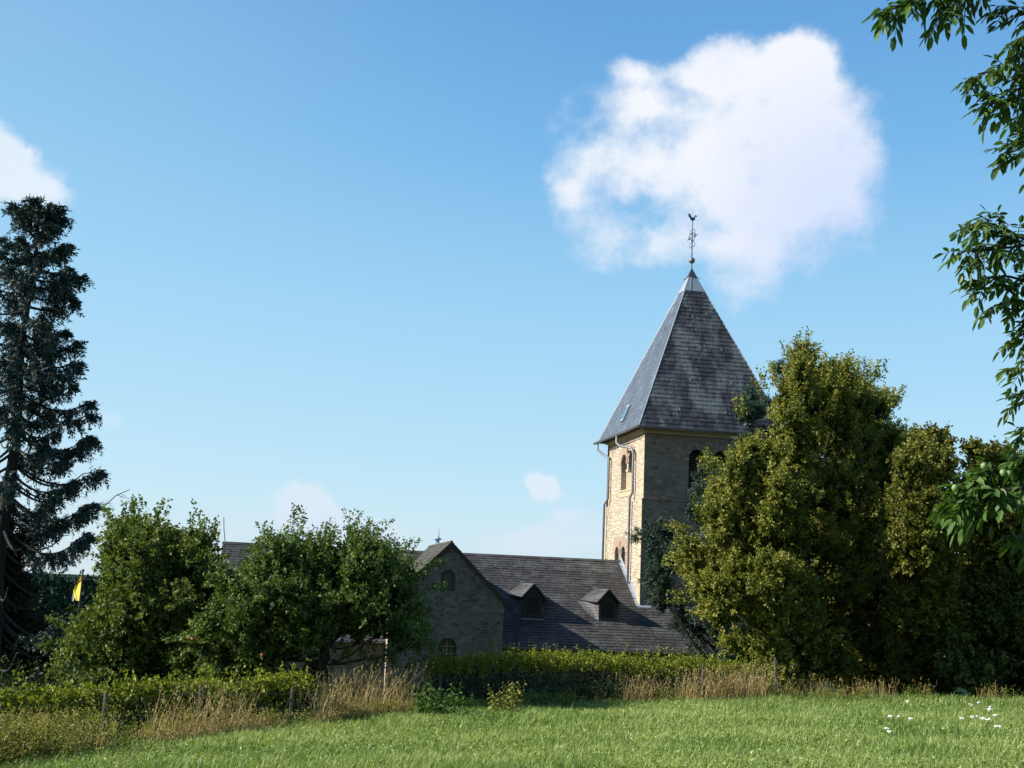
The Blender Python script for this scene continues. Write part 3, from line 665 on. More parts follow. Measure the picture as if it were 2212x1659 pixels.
vg.build('verge_board', M['dark_wood'], trr)
gw = CB(); UG0, UG1 = GU-2.42, GU+2.33
w1 = arch(-9.28, -8.68, -.16, .40, 10); w2 = arch(-9.24, -8.50, -3.6, -2.42, 10, .36)
wall_panel(gw, [(UG0, -6.3), (UG1, -6.3), (UG1, tz(2.33)-.13), (GU, GZ-.14), (UG0, tz(2.42)-.13)], [w1, w2], fF(GVF), .22)
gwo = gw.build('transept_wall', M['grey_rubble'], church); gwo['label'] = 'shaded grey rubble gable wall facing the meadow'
gb = CB(); gb.add([A3(UG1, GVF, -6.3), A3(UG1, 5, -6.3), A3(UG1, 5, tz(2.33)-.13), A3(UG1, GVF, tz(2.33)-.13)], [(0, 1, 2, 3)])
gb.add([A3(UG0, GVF, -6.3), A3(UG0, 5, -6.3), A3(UG0, 5, tz(2.42)-.13), A3(UG0, GVF, tz(2.42)-.13)], [(3, 2, 1, 0)])
gb.build('transept_side_wall', M['rubble'], church)
for (nm, h, zb) in (('a', w1, 0), ('b', w2, 0)):
    fr = CB(); us = [p[0] for p in h]; zs = [p[1] for p in h]; u0, u1, z0, z1 = min(us), max(us), min(zs), max(zs)
    cx = (u0+u1)/2; V_ = GVF+.16; th = .09 if nm == 'a' else .05
    inner = [(cx+(a-cx)*.55, (z0+z1)/2+(b-(z0+z1)/2)*.72) for a, b in h] if nm == 'a' else [(cx+(a-cx)*.86, (z0+z1)/2+(b-(z0+z1)/2)*.93) for a, b in h]
    wall_panel(fr, h, [inner], lambda a, z, d: A3(a, V_+d, z), .05)
    fo = fr.build('window', M['frame_stone'] if nm == 'a' else M['dark_wood'], church)
    pn = CB(); pn.add([A3(a, V_+.05, z) for a, z in inner], [tuple(range(len(inner)))])
    pn.build('pane', M['glass'], fo)
    br = CB(); iu = [p[0] for p in inner]; iz = [p[1] for p in inner]
    br.box((cx-.012, V_+.02, min(iz)), (cx+.012, V_+.045, max(iz)))
    for k in range(1, 5):
        z = min(iz)+(max(iz)-min(iz))*k/5; br.box((min(iu)+.01, V_+.02, z-.01), (max(iu)-.01, V_+.04, z+.01))
    br.build('glazing_bar', M['iron'] if nm == 'a' else M['board'], fo)
vs = CB(); voussoirs(vs, -8.98, .40, .30, fF(GVF), .16, 8, .012); vs.build('window_arch', M['grey_rubble'], church); vs = CB(); voussoirs(vs, -8.87, -2.42, .37, fF(GVF), .2, 9, .012, .36); vs.build('window_arch', M['grey_rubble'], church)
# ---- dormers (front, two cheeks that sweep into the roof, roof, window)
def dormer(uc, zt, half=.42, vf=-.82):
    zb = rz(vf)+.02; ze = zt-.60; root = CB()
    # front wall with opening
    w = [(uc-.27, zb+.16), (uc+.27, zb+.16), (uc+.27, ze-.02), (uc-.27, ze-.02)]
    wall_panel(root, [(uc-half, zb), (uc+half, zb), (uc+half, ze), (uc, zt-.08), (uc-half, ze)], [w], fF(vf), .1)
    d = root.build('dormer', M['dark_wood'], church)
    sh = CB(); sh.box((uc-.27, vf+.09, zb+.16), (uc+.27, vf+.12, ze-.02)); sh.build('shutter', M['dark_wood'], d)
    cap = CB(); cap.box((uc-.17, vf+.06, zb+.26), (uc+.02, vf+.085, ze-.12)); cap.box((uc+.05, vf+.06, zb+.26), (uc+.2, vf+.085, ze-.1)); cap.build('pane', M['glass'], d)
    for sgn in (-1, 1):
        ck = CB(); nh = 7; nt = 9; G = []
        for i in range(nh+1):
            h = zb-.05+(ze+.02-zb+.05)*i/nh; vr = RV+(h-RZ)/SL; flare = (.55+.25*i/nh)*(1 if sgn < 0 else .4)
            row = []
            for j in range(nt+1):
                t = j/nt; p0 = A3(uc+sgn*half, vf, h); p1 = A3(uc+sgn*(half+.02), (vf+vr)/2+.1, h); p2 = A3(uc+sgn*(half+flare), vr+.08, h-.01)
                row.append((1-t)**2*p0+2*t*(1-t)*p1+t*t*p2)
            G.append(row)
        for i in range(nh):
            for j in range(nt):
                o_ = A3(sgn*.022, -.006, 0)      # lower edge of each course stands proud
                ck.add([G[i][j]+o_, G[i][j+1]+o_, G[i+1][j+1], G[i+1][j], G[i][j], G[i][j+1]], [(0, 1, 2, 3), (4, 5, 1, 0)], random.uniform(.3, 1))
        ck.build('cheek', M['slate'], d)
        rf = CB(); ev = half+.13; vb_r = RV+(zt-RZ)/SL; zl = zt-ev*1.13; vb_e = RV+(zl-RZ)/SL
        flr = .42
        nz_ = norm(A3(sgn*1.13, 0, 1))
        a = [A3(uc, vf-.14, zt), A3(uc+sgn*ev, vf-.14, zl), A3(uc+sgn*(ev+flr), vb_e+.2, zl+.07), A3(uc, vb_r+.05, zt+.02)]
        nseg = 5
        for q in range(nseg):
            f0, f1 = q/nseg, (q+1)/nseg
            A0 = a[1]+(a[0]-a[1])*f0; A1 = a[1]+(a[0]-a[1])*f1; B0 = a[2]+(a[3]-a[2])*f0; B1 = a[2]+(a[3]-a[2])*f1
            u_ = nz_*.028
            for g in range(5):
                g0, g1 = g/5, (g+1)/5
                C = [A0+(B0-A0)*g0+u_, A0+(B0-A0)*g1+u_, A1+(B1-A1)*g1+u_*.3, A1+(B1-A1)*g0+u_*.3]
                rf.add(C+[C[0]-u_*1.6, C[1]-u_*1.6], [(0, 1, 2, 3), (4, 5, 1, 0)], random.uniform(.4, 1))
        rf.add([p-nz_*.03 for p in a], [(0, 1, 2, 3)], .3)
        rf.add([a[0], a[1], a[1]-A3(0, 0, .07), a[0]-A3(0, 0, .07)], [(0, 1, 2, 3)], .2)
        rf.build('roof', M['slate'], d)
    f_ = CB(); f_.box((uc-half-.08, vf-.09, zb-.05), (uc+half+.08, vf+.02, zb-.015)); f_.build('sill_flashing', M['lead'], d)
    f_ = CB(); f_.tube([A3(uc-.08, vb_r-.03, zt+.05), A3(uc+.08, vb_r-.03, zt+.05)], .03, 6); f_.build('ridge_flashing', M['lead'], d)
dormer(-4.85, .30); dormer(-1.46, .19, .40)
# lightning rod at the far end of the ridge
lr = CB(); lr.tube([A3(UL+.1, RV, RZ), A3(UL+.0, RV, RZ+.6), A3(UL-.05, RV, RZ+1.15)], .018, 6); lr.build('lightning_rod', M['iron'], church)

# far mast
p = at(437.5, 540, 1500); gz = -20.8
mr = empty('radio_tower', (p[0], p[1], gz)); tag(mr, 'tiny pale telecom tower with a disc shaped head, far off just above the church ridge', 'tower')
H_ = p[2]-gz
def ring(mb, prof, n=16, c=(0, 0)): mb.tube([A3(c[0], c[1], z) for r, z in prof], [r for r, z in prof], n)
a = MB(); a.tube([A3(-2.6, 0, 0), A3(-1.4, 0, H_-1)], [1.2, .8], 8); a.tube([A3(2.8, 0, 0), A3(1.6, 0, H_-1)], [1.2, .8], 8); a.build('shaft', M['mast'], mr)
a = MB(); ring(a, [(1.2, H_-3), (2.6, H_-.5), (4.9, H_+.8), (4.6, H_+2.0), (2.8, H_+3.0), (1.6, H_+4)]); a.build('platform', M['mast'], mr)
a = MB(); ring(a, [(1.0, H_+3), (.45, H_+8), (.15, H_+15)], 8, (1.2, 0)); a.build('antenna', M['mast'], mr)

# flag
p = at(83, 571, 52); g = float(ground(p[0], p[1]))
fp = empty('flagpole', (p[0], p[1], g)); tag(fp, 'thin dark flagpole seen in the gap between the spruce and the leafy shrub', 'flagpole')
a = MB(); a.tube([A3(0, 0, 0), A3(0, 0, p[2]-g)], [.05, .035], 10); a.sphere(A3(0, 0, p[2]-g+.02), .06); a.build('pole', M['dark_wood'], fp)
fl_ = empty('flag', (p[0], p[1], p[2]-.9)); tag(fl_, 'limp yellow and white church flag hanging from its pole', 'flag')
S = 52/1214.
def cloth(pts, mat, nm):
    # pts: rows of (left,right,z) in px relative to the pole top
    vs = []; fs = []; n = 8
    for (l, r, z) in pts:
        for k in range(n+1):
            t = k/n; x = (r+(l-r)*t)*S; vs.append(A3(x, -x*.9+.07*math.sin(t*9+z*.12)*t-.02, -z*S+.9))
    for i in range(len(pts)-1):
        for k in range(n): fs.append((i*(n+1)+k, i*(n+1)+k+1, (i+1)*(n+1)+k+1, (i+1)*(n+1)+k))
    b = MB(); b.add(vs, fs); b.build(nm, mat, fl_, True)
cloth([(-1.5, -.6, 4), (-3.8, -.7, 8), (-6.5, -.8, 12.5), (-9.5, -.9, 17), (-10, -1, 20), (-9, -1.2, 23), (-5.5, -1.4, 29)], M['flag_y'], 'yellow_cloth')
cloth([(-10, -9.8, 20), (-10.6, -9.2, 22), (-11, -8.4, 24.5), (-11.2, -8.4, 27), (-11, -9.4, 30)], M['flag_w'], 'white_cloth')

# ------------------------------------------------------------------ foliage
def rand_unit(n): return norm(rng.normal(size=(n, 3)))
def leaf_quads(P, A, L, Wd, fold=.25, droop=.0):
    "rhombus leaves: P base points, A axes, L lengths, Wd widths"
    n = len(P); S_ = norm(np.cross(A, rand_unit(n))); U = np.cross(A, S_)
    L = L[:, None]; Wd = Wd[:, None]
    m_ = P+A*L*.45
    tip = P+A*L; tip[:, 2] -= droop*L[:, 0]
    return np.stack([P, m_+S_*Wd*.5+U*Wd*fold, tip, m_-S_*Wd*.5+U*Wd*fold], 1)
def quads_obj(name, Q, mat, parent, tint):
    n = len(Q); return mesh_obj(name, Q.reshape(-1, 3), np.arange(n*4).reshape(n, 4), mat, parent, tint)

build_ground()

def in_poly(poly, x, y):
    poly = np.asarray(poly, float); c = np.zeros(len(x), bool); j = len(poly)-1
    for i in range(len(poly)):
        xi, yi = poly[i]; xj, yj = poly[j]
        t = ((yi > y) != (yj > y)) & (x < (xj-xi)*(y-yi)/(yj-yi+1e-12)+xi); c ^= t; j = i
    return c
def edge_dist(poly, x, y):
    poly = np.asarray(poly, float); d = np.full(len(x), 1e9); P = np.stack([x, y], 1)
    for i in range(len(poly)):
        a, b = poly[i], poly[(i+1) % len(poly)]; ab = b-a
        t = np.clip(((P-a) @ ab)/(ab @ ab+1e-9), 0, 1); d = np.minimum(d, np.linalg.norm(P-(a+t[:, None]*ab), axis=1))
    return d
def volume_points(poly, Y, n, inset, depth=1.0, maxdepth=None, shift=None):
    "points in a solid whose outline from the meadow is poly, as deep at each height as it is wide"
    poly = np.asarray(poly, float); lo = poly.min(0); hi = poly.max(0); mpp = Y/F; out = []
    while len(out) < n:
        x = rng.uniform(lo[0], hi[0], 4000); y = rng.uniform(lo[1], hi[1], 4000)
        k = in_poly(poly, x, y); x, y = x[k], y[k]; d = edge_dist(poly, x, y); k = d > inset; x, y, d = x[k], y[k], d[k]
        for a, b, e in zip(x, y, d):
            if len(out) >= n: break
            hd = math.sqrt(max(0, e*2.0*((hi[0]-lo[0])*.5)))*mpp*depth*.85
            if maxdepth: hd = min(hd, maxdepth)
            out.append(at(a, b, Y+rng.uniform(-1, 1)*hd+(shift(a, b) if shift else 0)))
    return np.array(out)

def crown(name, parent, mat, lumps, radii, tufts, leaves, leaf=(.07, .045), tuft_len=.35, up=.35, origin=None, tint_mu=.45, tint_sd=.22, droop=.15, flat=.8, loc=None, tip_tint=.0, spread=.8, extra=None, core=60, core_leaf=.2):
    "leaf-sized faces on twigs that grow out of lumps; world coordinates"
    C = np.repeat(lumps, tufts, 0); R = np.repeat(radii, tufts); n = len(C)
    axis = origin if origin is not None else lumps.mean(0)
    d = rand_unit(n); out = C-axis; out[:, 2] *= .5; out = norm(out)
    d = norm(d+out*.55+np.array([0, 0, .25])); d[:, 2] *= 1
    B = C+d*(R*rng.uniform(.45, .95, n))[:, None]*np.array([1, 1, flat])
    T = norm(d*.8+out*.35+np.array([0, 0, up])+rng.normal(size=(n, 3))*.25); TL = tuft_len*rng.uniform(.5, 1.35, n)
    if extra is not None:
        B = np.vstack([B, extra[0]]); T = np.vstack([T, extra[1]]); TL = np.concatenate([TL, extra[2]]); n = len(B)
    tt = rng.normal(tint_mu, tint_sd, n)
    m_ = leaves; Bp = np.repeat(B, m_, 0); Tp = np.repeat(T, m_, 0); N_ = len(Bp)
    t = rng.uniform(0, 1, N_); P = Bp+Tp*(t*np.repeat(TL, m_))[:, None]
    P += rng.normal(size=(N_, 3))*.10*tuft_len*spread
    A = norm(Tp*.5+rand_unit(N_)*.9-np.array([0, 0, droop]))
    L = leaf[0]*rng.uniform(.6, 1.25, N_); Wd = leaf[1]*rng.uniform(.7, 1.2, N_)
    Q = leaf_quads(P, A, L, Wd, .2, .1)
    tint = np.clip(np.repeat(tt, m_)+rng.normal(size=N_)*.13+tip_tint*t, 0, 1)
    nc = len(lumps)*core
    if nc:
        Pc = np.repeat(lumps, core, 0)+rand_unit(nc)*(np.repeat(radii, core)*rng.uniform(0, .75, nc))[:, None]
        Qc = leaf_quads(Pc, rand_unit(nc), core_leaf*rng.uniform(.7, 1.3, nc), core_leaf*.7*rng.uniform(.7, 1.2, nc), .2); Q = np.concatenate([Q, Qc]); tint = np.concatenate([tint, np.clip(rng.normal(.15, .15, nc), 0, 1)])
    if loc is not None: Q = Q-np.asarray(loc)
    return quads_obj(name, Q, mat, parent, tint)
def limbs(parent, base, top, targets, r0, mat, loc, n=40, bend=.25, name='trunk', tname='branches'):
    "tapered trunk from base to top with limbs curving out to some of the targets"
    loc = np.asarray(loc); tb = MB(); base = np.asarray(base)-loc; top = np.asarray(top)-loc
    K_ = 8; pts = []; rd_ = []
    w = rng.normal(size=(K_+1, 3))*.05*np.linalg.norm(top-base)*.3; w[0] = 0
    for i in range(K_+1):
        t = i/K_; pts.append(base+(top-base)*t+w[i]*t*.6); rd_.append(r0*(1.15 if i == 0 else 1)*(1-.85*t)+.015)
    tb.tube(pts, rd_, 9); tb.build(name, mat, parent, True)
    lb = MB(); idx = rng.choice(len(targets), min(n, len(targets)), False)
    for i in idx:
        tg_ = targets[i]-loc; h = np.clip((tg_[2]-base[2])/(top[2]-base[2]+1e-6)-rng.uniform(.12, .35), .12, .95)
        s0 = base+(top-base)*h; ln = np.linalg.norm(tg_-s0); r = max(.014, r0*(1-.8*h)*.28*min(1, ln/2+.4))
        pp = []; q_ = 6; side = rng.normal(size=3)*.08*ln
        for k in range(q_+1):
            t = k/q_; p_ = s0+(tg_-s0)*t; p_[2] += -bend*ln*t*(1-t)*.9; pp.append(p_+side*math.sin(PI*t)+rng.normal(size=3)*.015*ln*(k > 0))
        lb.tube(pp, [r*(1-.85*k/q_)+.006 for k in range(q_+1)], 6, False)
    lb.build(tname, mat, parent, True)
def tree(name, label, cat, poly, Y, nl, lr, tufts, leaves, mat, base_px, trunk_r=.2, bark='bark', inset=None, group=None, depth=1., maxdepth=None, limb_n=40, top_frac=.8, shift=None, plume=0., trunk_back=0, **kw):
    "one tree: trunk, branches, crown"
    bp = at(base_px, 690, Y+trunk_back); g = float(ground(bp[0], bp[1])); loc = np.array([bp[0], bp[1], g])
    root = empty(name, tuple(loc)); tag(root, label, cat, group)
    lumps = volume_points(poly, Y, nl, inset if inset is not None else lr*F/Y*.8, depth, maxdepth, shift)
    radii = lr*rng.uniform(.65, 1.25, len(lumps))
    if plume:
        L2 = [lumps]; R2 = [radii]; cur = lumps; rad = radii
        for k in range(3):
            o_ = cur-loc; o_[:, 2] = 0; cur = cur+norm(o_)*.16+np.array([0, 0, .36])+rng.normal(size=cur.shape)*.05; rad = rad*.78
            pp = proj(cur); ok = in_poly(poly, pp[:, 0], pp[:, 1]) & (rng.uniform(0, 1, len(cur)) < plume)
            cur = cur[ok]; rad = rad[ok]; L2.append(cur); R2.append(rad)
        lumps = np.vstack(L2); radii = np.concatenate(R2)
    pz = at(base_px, np.asarray(poly)[:, 1].min(), Y)
    top = loc+np.array([0, 0, (pz[2]-g)*top_frac])
    limbs(root, loc, top, lumps, trunk_r, M[bark], loc, limb_n)
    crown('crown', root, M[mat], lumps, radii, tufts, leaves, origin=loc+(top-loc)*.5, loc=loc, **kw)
    return root, loc
def shoots(items, Y, ln=.5):
    "explicit leafy shoots that stand out of an outline: (px,py,dx,dz)"
    B = np.array([at(a, b, Y+rng.uniform(-.5, .5)) for a, b, _, _ in items]); T = norm(np.array([[c, 0, d] for _, _, c, d in items], float)); return B, T, np.full(len(items), ln)

# lime tree
LIME = [(806, 352), (822, 360), (832, 380), (851, 372), (864, 384), (884, 377), (895, 398), (900, 432), (908, 470), (914, 520), (915, 600), (910, 700), (770, 700), (750, 668), (722, 660), (702, 632), (690, 600), (680, 562), (690, 524), (706, 502), (716, 486), (726, 470), (742, 455), (742, 438), (752, 414), (764, 402), (780, 382), (792, 362)]
ex = []
for (a, b, c, d) in [(806, 352, .0, 1), (800, 360, -.2, 1), (812, 362, .2, 1), (775, 385, -.3, 1), (833, 378, .1, 1), (851, 372, .1, 1), (879, 380, .1, 1), (740, 412, -.5, 1), (712, 472, -1, .8), (718, 466, -.8, .8), (690, 528, -1, .3), (682, 560, -1, .1), (690, 598, -1, .1), (892, 405, .4, 1), (870, 378, 0, 1), (860, 382, 0, 1), (790, 362, -.2, 1), (765, 392, -.4, .9), (888, 410, .6, .8), (900, 440, .8, .5), (905, 460, .9, .4)]:
    for _ in range(7): ex.append((a+rng.normal()*3, b+rng.normal()*4, c+rng.normal()*.2, d))
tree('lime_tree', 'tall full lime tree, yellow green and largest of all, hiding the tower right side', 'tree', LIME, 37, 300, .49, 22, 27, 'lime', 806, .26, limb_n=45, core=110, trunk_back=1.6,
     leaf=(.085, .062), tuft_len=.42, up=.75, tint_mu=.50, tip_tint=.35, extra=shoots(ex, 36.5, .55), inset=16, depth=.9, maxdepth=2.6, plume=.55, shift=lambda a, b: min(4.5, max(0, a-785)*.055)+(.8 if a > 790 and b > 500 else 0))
# darker tree behind lime
tree('broadleaf_tree', 'dark green broadleaf tree peeping out just right behind the lime tree top', 'tree', [(805, 520), (850, 470), (880, 440), (892, 425), (902, 418), (915, 422), (922, 440), (950, 500), (975, 690), (780, 690)], 46, 170, .6, 20, 20, 'hazel', 900, .22, core=110, leaf=(.11, .08), tint_mu=.45, group='trees beyond the lime tree')
tree('maple_tree', 'yellowish round topped tree between the lime tree and the walnut branch', 'tree', [(893, 470), (900, 440), (912, 432), (930, 430), (946, 436), (955, 455), (960, 500), (968, 600), (960, 700), (890, 700), (880, 560)], 34.3, 120, .44, 30, 24, 'maple', 925, .22, inset=16, maxdepth=1.3, trunk_back=5.5, shift=lambda a, b: max(0, b-530)*.035, plume=.4, leaf=(.095, .075), up=.5, tint_mu=.5, tip_tint=.3, group='trees beyond the lime tree')
tree('maple_tree', 'yellowish broad crowned tree rising behind the hanging walnut leaves', 'tree', [(948, 490), (955, 462), (972, 448), (992, 443), (1015, 447), (1040, 452), (1070, 470), (1090, 520), (1095, 700), (950, 700)], 36.5, 130, .46, 28, 24, 'maple', 1010, .25, inset=17, maxdepth=1.6, trunk_back=5.5, shift=lambda a, b: max(0, b-530)*.03, plume=.4, leaf=(.10, .08), up=.4, tint_mu=.55, tip_tint=.3, group='trees beyond the lime tree')
tree('hazel_bush', 'dark bushy thicket at the meadow edge below the hanging walnut branch', 'bush', [(930, 700), (936, 620), (940, 600), (960, 585), (985, 575), (1010, 560), (1040, 560), (1075, 580), (1090, 700)], 37.2, 90, .46, 28, 22, 'hazel', 1000, .12, maxdepth=1.2, leaf=(.09, .07), up=.5, tint_mu=.45, tip_tint=.2, top_frac=.6)

# pine in front of the tower
PINE = [(795, 352), (782, 362), (765, 376), (757, 390), (738, 390), (725, 396), (725, 430), (735, 445), (712, 474), (690, 478), (686, 500), (694, 518), (668, 522), (646, 527), (638, 545), (652, 565), (647, 590), (658, 605), (672, 622), (690, 645), (700, 700), (860, 700), (850, 420)]
tree('pine_tree', 'blue green pine standing between the tower and the lime tree', 'tree', PINE, 48, 300, .40, 20, 40, 'pine', 770, .25, 'sprucebark', core=30, leaf=(.17, .03), tuft_len=.34, up=.5, tint_mu=.5, droop=0, spread=.3, inset=5, limb_n=70, maxdepth=2.6)

# hazel shrub and apple tree on the left
HAZ = [(100, 548), (102, 528), (112, 516), (125, 513), (137, 508), (157, 511), (163, 524), (175, 517), (182, 530), (197, 523), (212, 528), (220, 542), (228, 560), (236, 600), (240, 700), (45, 700), (50, 655), (57, 622), (72, 607), (96, 602), (94, 582), (87, 562), (92, 548)]
ex = []
for (a, b, c, d) in [(137, 512, 0, 1), (112, 520, -.5, 1), (157, 515, .2, 1), (197, 527, 0, 1), (212, 531, .4, 1), (60, 625, -1, .5), (125, 516, 0, 1), (56, 650, -1, .3)]:
    for _ in range(5): ex.append((a+rng.normal()*4, b+rng.normal()*4, c+rng.normal()*.3, d))
tree('hazel_shrub', 'tall dense leafy shrub between the dark spruce and the apple tree', 'shrub', HAZ, 32, 190, .42, 22, 22, 'hazel', 140, .16, leaf=(.095, .07), tuft_len=.36, up=.45, tint_mu=.48, tip_tint=.3, inset=18, extra=shoots(ex, 32, .4), limb_n=50, maxdepth=2.4)
APP = [(182, 660), (184, 632), (190, 602), (202, 590), (216, 562), (238, 566), (256, 545), (264, 532), (277, 536), (288, 527), (290, 516), (297, 516), (301, 530), (320, 537), (337, 531), (350, 524), (357, 521), (372, 532), (396, 542), (406, 550), (414, 562), (432, 564), (430, 580), (420, 592), (426, 630), (430, 652), (408, 662), (388, 648), (345, 645), (330, 655), (300, 668), (250, 682), (195, 684)]
ex = []
for (a, b, c, d) in [(293, 522, 0, 1), (291, 530, 0, 1), (355, 527, .1, 1), (375, 537, .6, .8), (400, 548, .8, .6), (425, 568, 1, .4), (265, 538, -.5, .9), (216, 566, -.6, .8), (190, 606, -1, .3), (184, 640, -1, 0), (428, 640, .5, -.5), (424, 655, .2, -1), (350, 650, 0, -1), (372, 656, 0, -1), (330, 540, 0, 1), (410, 630, .6, -.6), (395, 640, .2, -1), (418, 618, .5, -.7), (426, 600, .7, -.4), (428, 585, .8, 0), (405, 655, 0, -1), (362, 648, 0, -1), (386, 648, 0, -1), (392, 652, .1, -1), (380, 646, -.1, -1), (345, 640, -.2, -.9), (335, 655, -.3, -.6), (310, 665, -.2, -.8), (285, 672, -.2, -.9), (260, 680, 0, -1), (235, 682, 0, -1), (210, 680, -.3, -.8), (195, 668, -.6, -.6), (186, 655, -.8, -.2)]:
    for _ in range(5): ex.append((a+rng.normal()*4, b+rng.normal()*4, c+rng.normal()*.3, d))
ar, aloc = tree('apple_tree', 'wide spreading old apple tree in front of the grey gable', 'tree', APP, 30, 200, .38, 20, 20, 'apple', 322, .17, leaf=(.085, .05), tuft_len=.36, up=.25, tint_mu=.45, tip_tint=.3, inset=15, extra=shoots(ex, 30, .42), limb_n=75, top_frac=.62, maxdepth=2.2)
am = plain_mat('red_apple', (.5, .10, .05), .4, 0, .2, 30)
for (a, b) in [(192.5, 639), (262, 655)]:
    q = MB(); q.sphere(at(a, b, 28.2)-aloc, .035, 10, 6); q.build('apple', am, ar, True)

# dark cypress-like tree behind the spruce's foot
tree('cypress_tree', 'dull dark conifer at the left edge beneath the spruce branches', 'tree', [(-90, 500), (-60, 480), (-20, 480), (0, 498), (14, 508), (28, 528), (40, 556), (48, 590), (56, 640), (62, 700), (-110, 700)], 41, 150, .5, 30, 34, 'yew', -20, .25, 'sprucebark', core=110, limb_n=14, leaf=(.14, .04), tuft_len=.4, up=.8, tint_mu=.45, depth=.8)

# spruce
def spruce():
    Y = 38.; b = at(20, 380, Y); g = float(ground(b[0], Y)); loc = np.array([b[0], Y, g])
    root = empty('spruce_tree', tuple(loc)); tag(root, 'tall ragged blue spruce with drooping branches at the left edge', 'tree')
    topz = at(20, 204, Y)[2]
    tm = MB(); K_ = 12; tm.tube([A3(.06*math.sin(i*1.3), .05*math.cos(i), (topz-g-.3)*i/K_) for i in range(K_+1)], [.26*(1-.9*i/K_)+.02 for i in range(K_+1)], 10); tm.build('trunk', M['sprucebark'], root, True)
    rows = [(203, 5), (214, 16), (228, 28), (250, 36), (274, 46), (300, 61), (338, 52), (356, 62), (383, 69), (412, 74), (448, 86), (470, 88), (489, 88), (520, 95), (545, 102), (600, 92), (650, 100)]
    zr = np.array([at(20, r[0], Y)[2] for r in rows])[::-1]; rr_ = np.array([r[1] for r in rows])[::-1]*Y/F
    bm = MB(); Bs = []; Ts = []; Ls = []
    brs = []
    nb = 118
    for k in range(nb):
        f = (k+.5)/nb; z = zr[0]-.6+(zr[-1]-.15-zr[0]+.6)*f**.92; az = k*2.39996+rng.uniform(-.3, .3); brs.append((z, az, rng.uniform(.55, 1.05), rng.uniform(.05, .3) if f > .5 else rng.uniform(.2, .4), 1))
    # named long branches towards the open sky on the right (azimuth near 0)
    for (py, ln, bare) in [(228, 1.0, .15), (262, .95, .2), (296, 1.02, .2), (345, 1, .25), (372, 1., .25), (402, 1., .3), (440, 1.02, .45), (470, 1., .4), (505, .98, .4), (535, 1.0, .4), (622, .8, .35)]:
        brs.append((at(20, py-10, Y)[2], rng.uniform(-.35, .35), ln, bare, 2))
    for (py, ln) in [(476, 1.12), (492, 1.32), (505, 1.05), (412, 1.0), (455, .9)]:
        brs.append((at(20, py, Y)[2], rng.uniform(-.3, .2), ln, .97, 3))
    for (z, az, ls, bare, kind) in brs:
        R_ = np.interp(z, zr, rr_)*ls; hfrac = (z-zr[0])/(zr[-1]-zr[0])
        d = np.array([math.cos(az), math.sin(az), 0]); n_ = 9; pts = []
        rise_ = .75 if hfrac > .9 else (.25 if hfrac > .75 else -.05); drp = .30*(1-hfrac)+.06
        z0 = z
        for i in range(n_+1):
            t = i/n_; pz = z0+R_*(rise_*t-drp*math.sin(PI*min(t*1.15, 1))*.8-(.18*t*t if kind != 3 else .02)+.14*max(0, t-.75)/.25)
            pts.append(np.array([loc[0], loc[1], 0])+d*R_*t+np.array([-d[1], d[0], 0])*.06*math.sin(4*t+az)+np.array([0, 0, pz]))
        r0 = .045 if kind != 3 else .03
        bm.tube([p-loc for p in pts], [r0*(1-.85*i/n_)+.006 for i in range(n_+1)], 5, False)
        if kind == 1 and (hfrac < .24 or (hfrac < .5 and rng.uniform() < .3)): continue
        if kind == 3:   # dead twiggy branch
            for _ in range(22):
                t = rng.uniform(.4, 1); i = min(int(t*n_), n_-1); p0 = pts[i]+(pts[i+1]-pts[i])*(t*n_-i); dd = norm(d*.9+rng.normal(size=3)*.45)
                bm.tube([p0-loc, p0-loc+dd*rng.uniform(.2, .5)], [.008, .004], 4, False)
            continue
        nt_ = int(18+R_*13)
        for _ in range(nt_):
            t = bare+(1-bare)*rng.uniform(0, 1)**.8; i = min(int(t*n_), n_-1); p0 = pts[i]+(pts[i+1]-pts[i])*(t*n_-i)
            side = np.array([-d[1], d[0], 0])*rng.choice([-1, 1])
            dd = norm(d*rng.uniform(.3, .9)+side*rng.uniform(.1, .9)+np.array([0, 0, rng.uniform(-.95, .25)]))
            hang = rng.uniform() < .38 and hfrac < .85
            if hang: dd = norm(np.array([rng.normal()*.25, rng.normal()*.25, -1]))
            if hfrac > .8: dd = norm(dd+np.array([0, 0, .4]))
            Bs.append(p0); Ts.append(dd); Ls.append(rng.uniform(.22, .62)*(1.15-.45*t))
        for _ in range(7): Bs.append(pts[-1]-d*rng.uniform(0, .3)); Ts.append(norm(d+rng.normal(size=3)*.3)); Ls.append(.22)
        if kind == 1 or kind == 2:
            for _ in range(3):
                t = rng.uniform(.15, .8); i = min(int(t*n_), n_-1); p0 = pts[i]; dd = norm(np.array([rng.normal()*.3, rng.normal()*.3, -1])); bm.tube([p0-loc, p0-loc+dd*rng.uniform(.15, .4)], [.007, .004], 4, False)
    bm.build('branches', M['sprucebark'], root)
    Bs = np.array(Bs); Ts = np.array(Ts); Ls = np.array(Ls); m_ = 26
    Bp = np.repeat(Bs, m_, 0); Tp = np.repeat(Ts, m_, 0); N_ = len(Bp); t = rng.uniform(0, 1, N_)
    P = Bp+Tp*(t*np.repeat(Ls, m_))[:, None]; P[:, 2] -= (.12*t*t)
    # side twiglets
    P += rng.normal(size=(N_, 3))*.045*(1-t*.5)[:, None]
    A = norm(Tp*.9+rand_unit(N_)*.75); Q = leaf_quads(P, A, rng.uniform(.09, .16, N_), rng.uniform(.03, .055, N_), .1)
    quads_obj('needles', Q-loc, M['spruce'], root, np.clip(np.repeat(rng.normal(.45, .2, len(Bs)), m_)+rng.normal(size=N_)*.12+.2*(t > .8), 0, 1))
spruce()

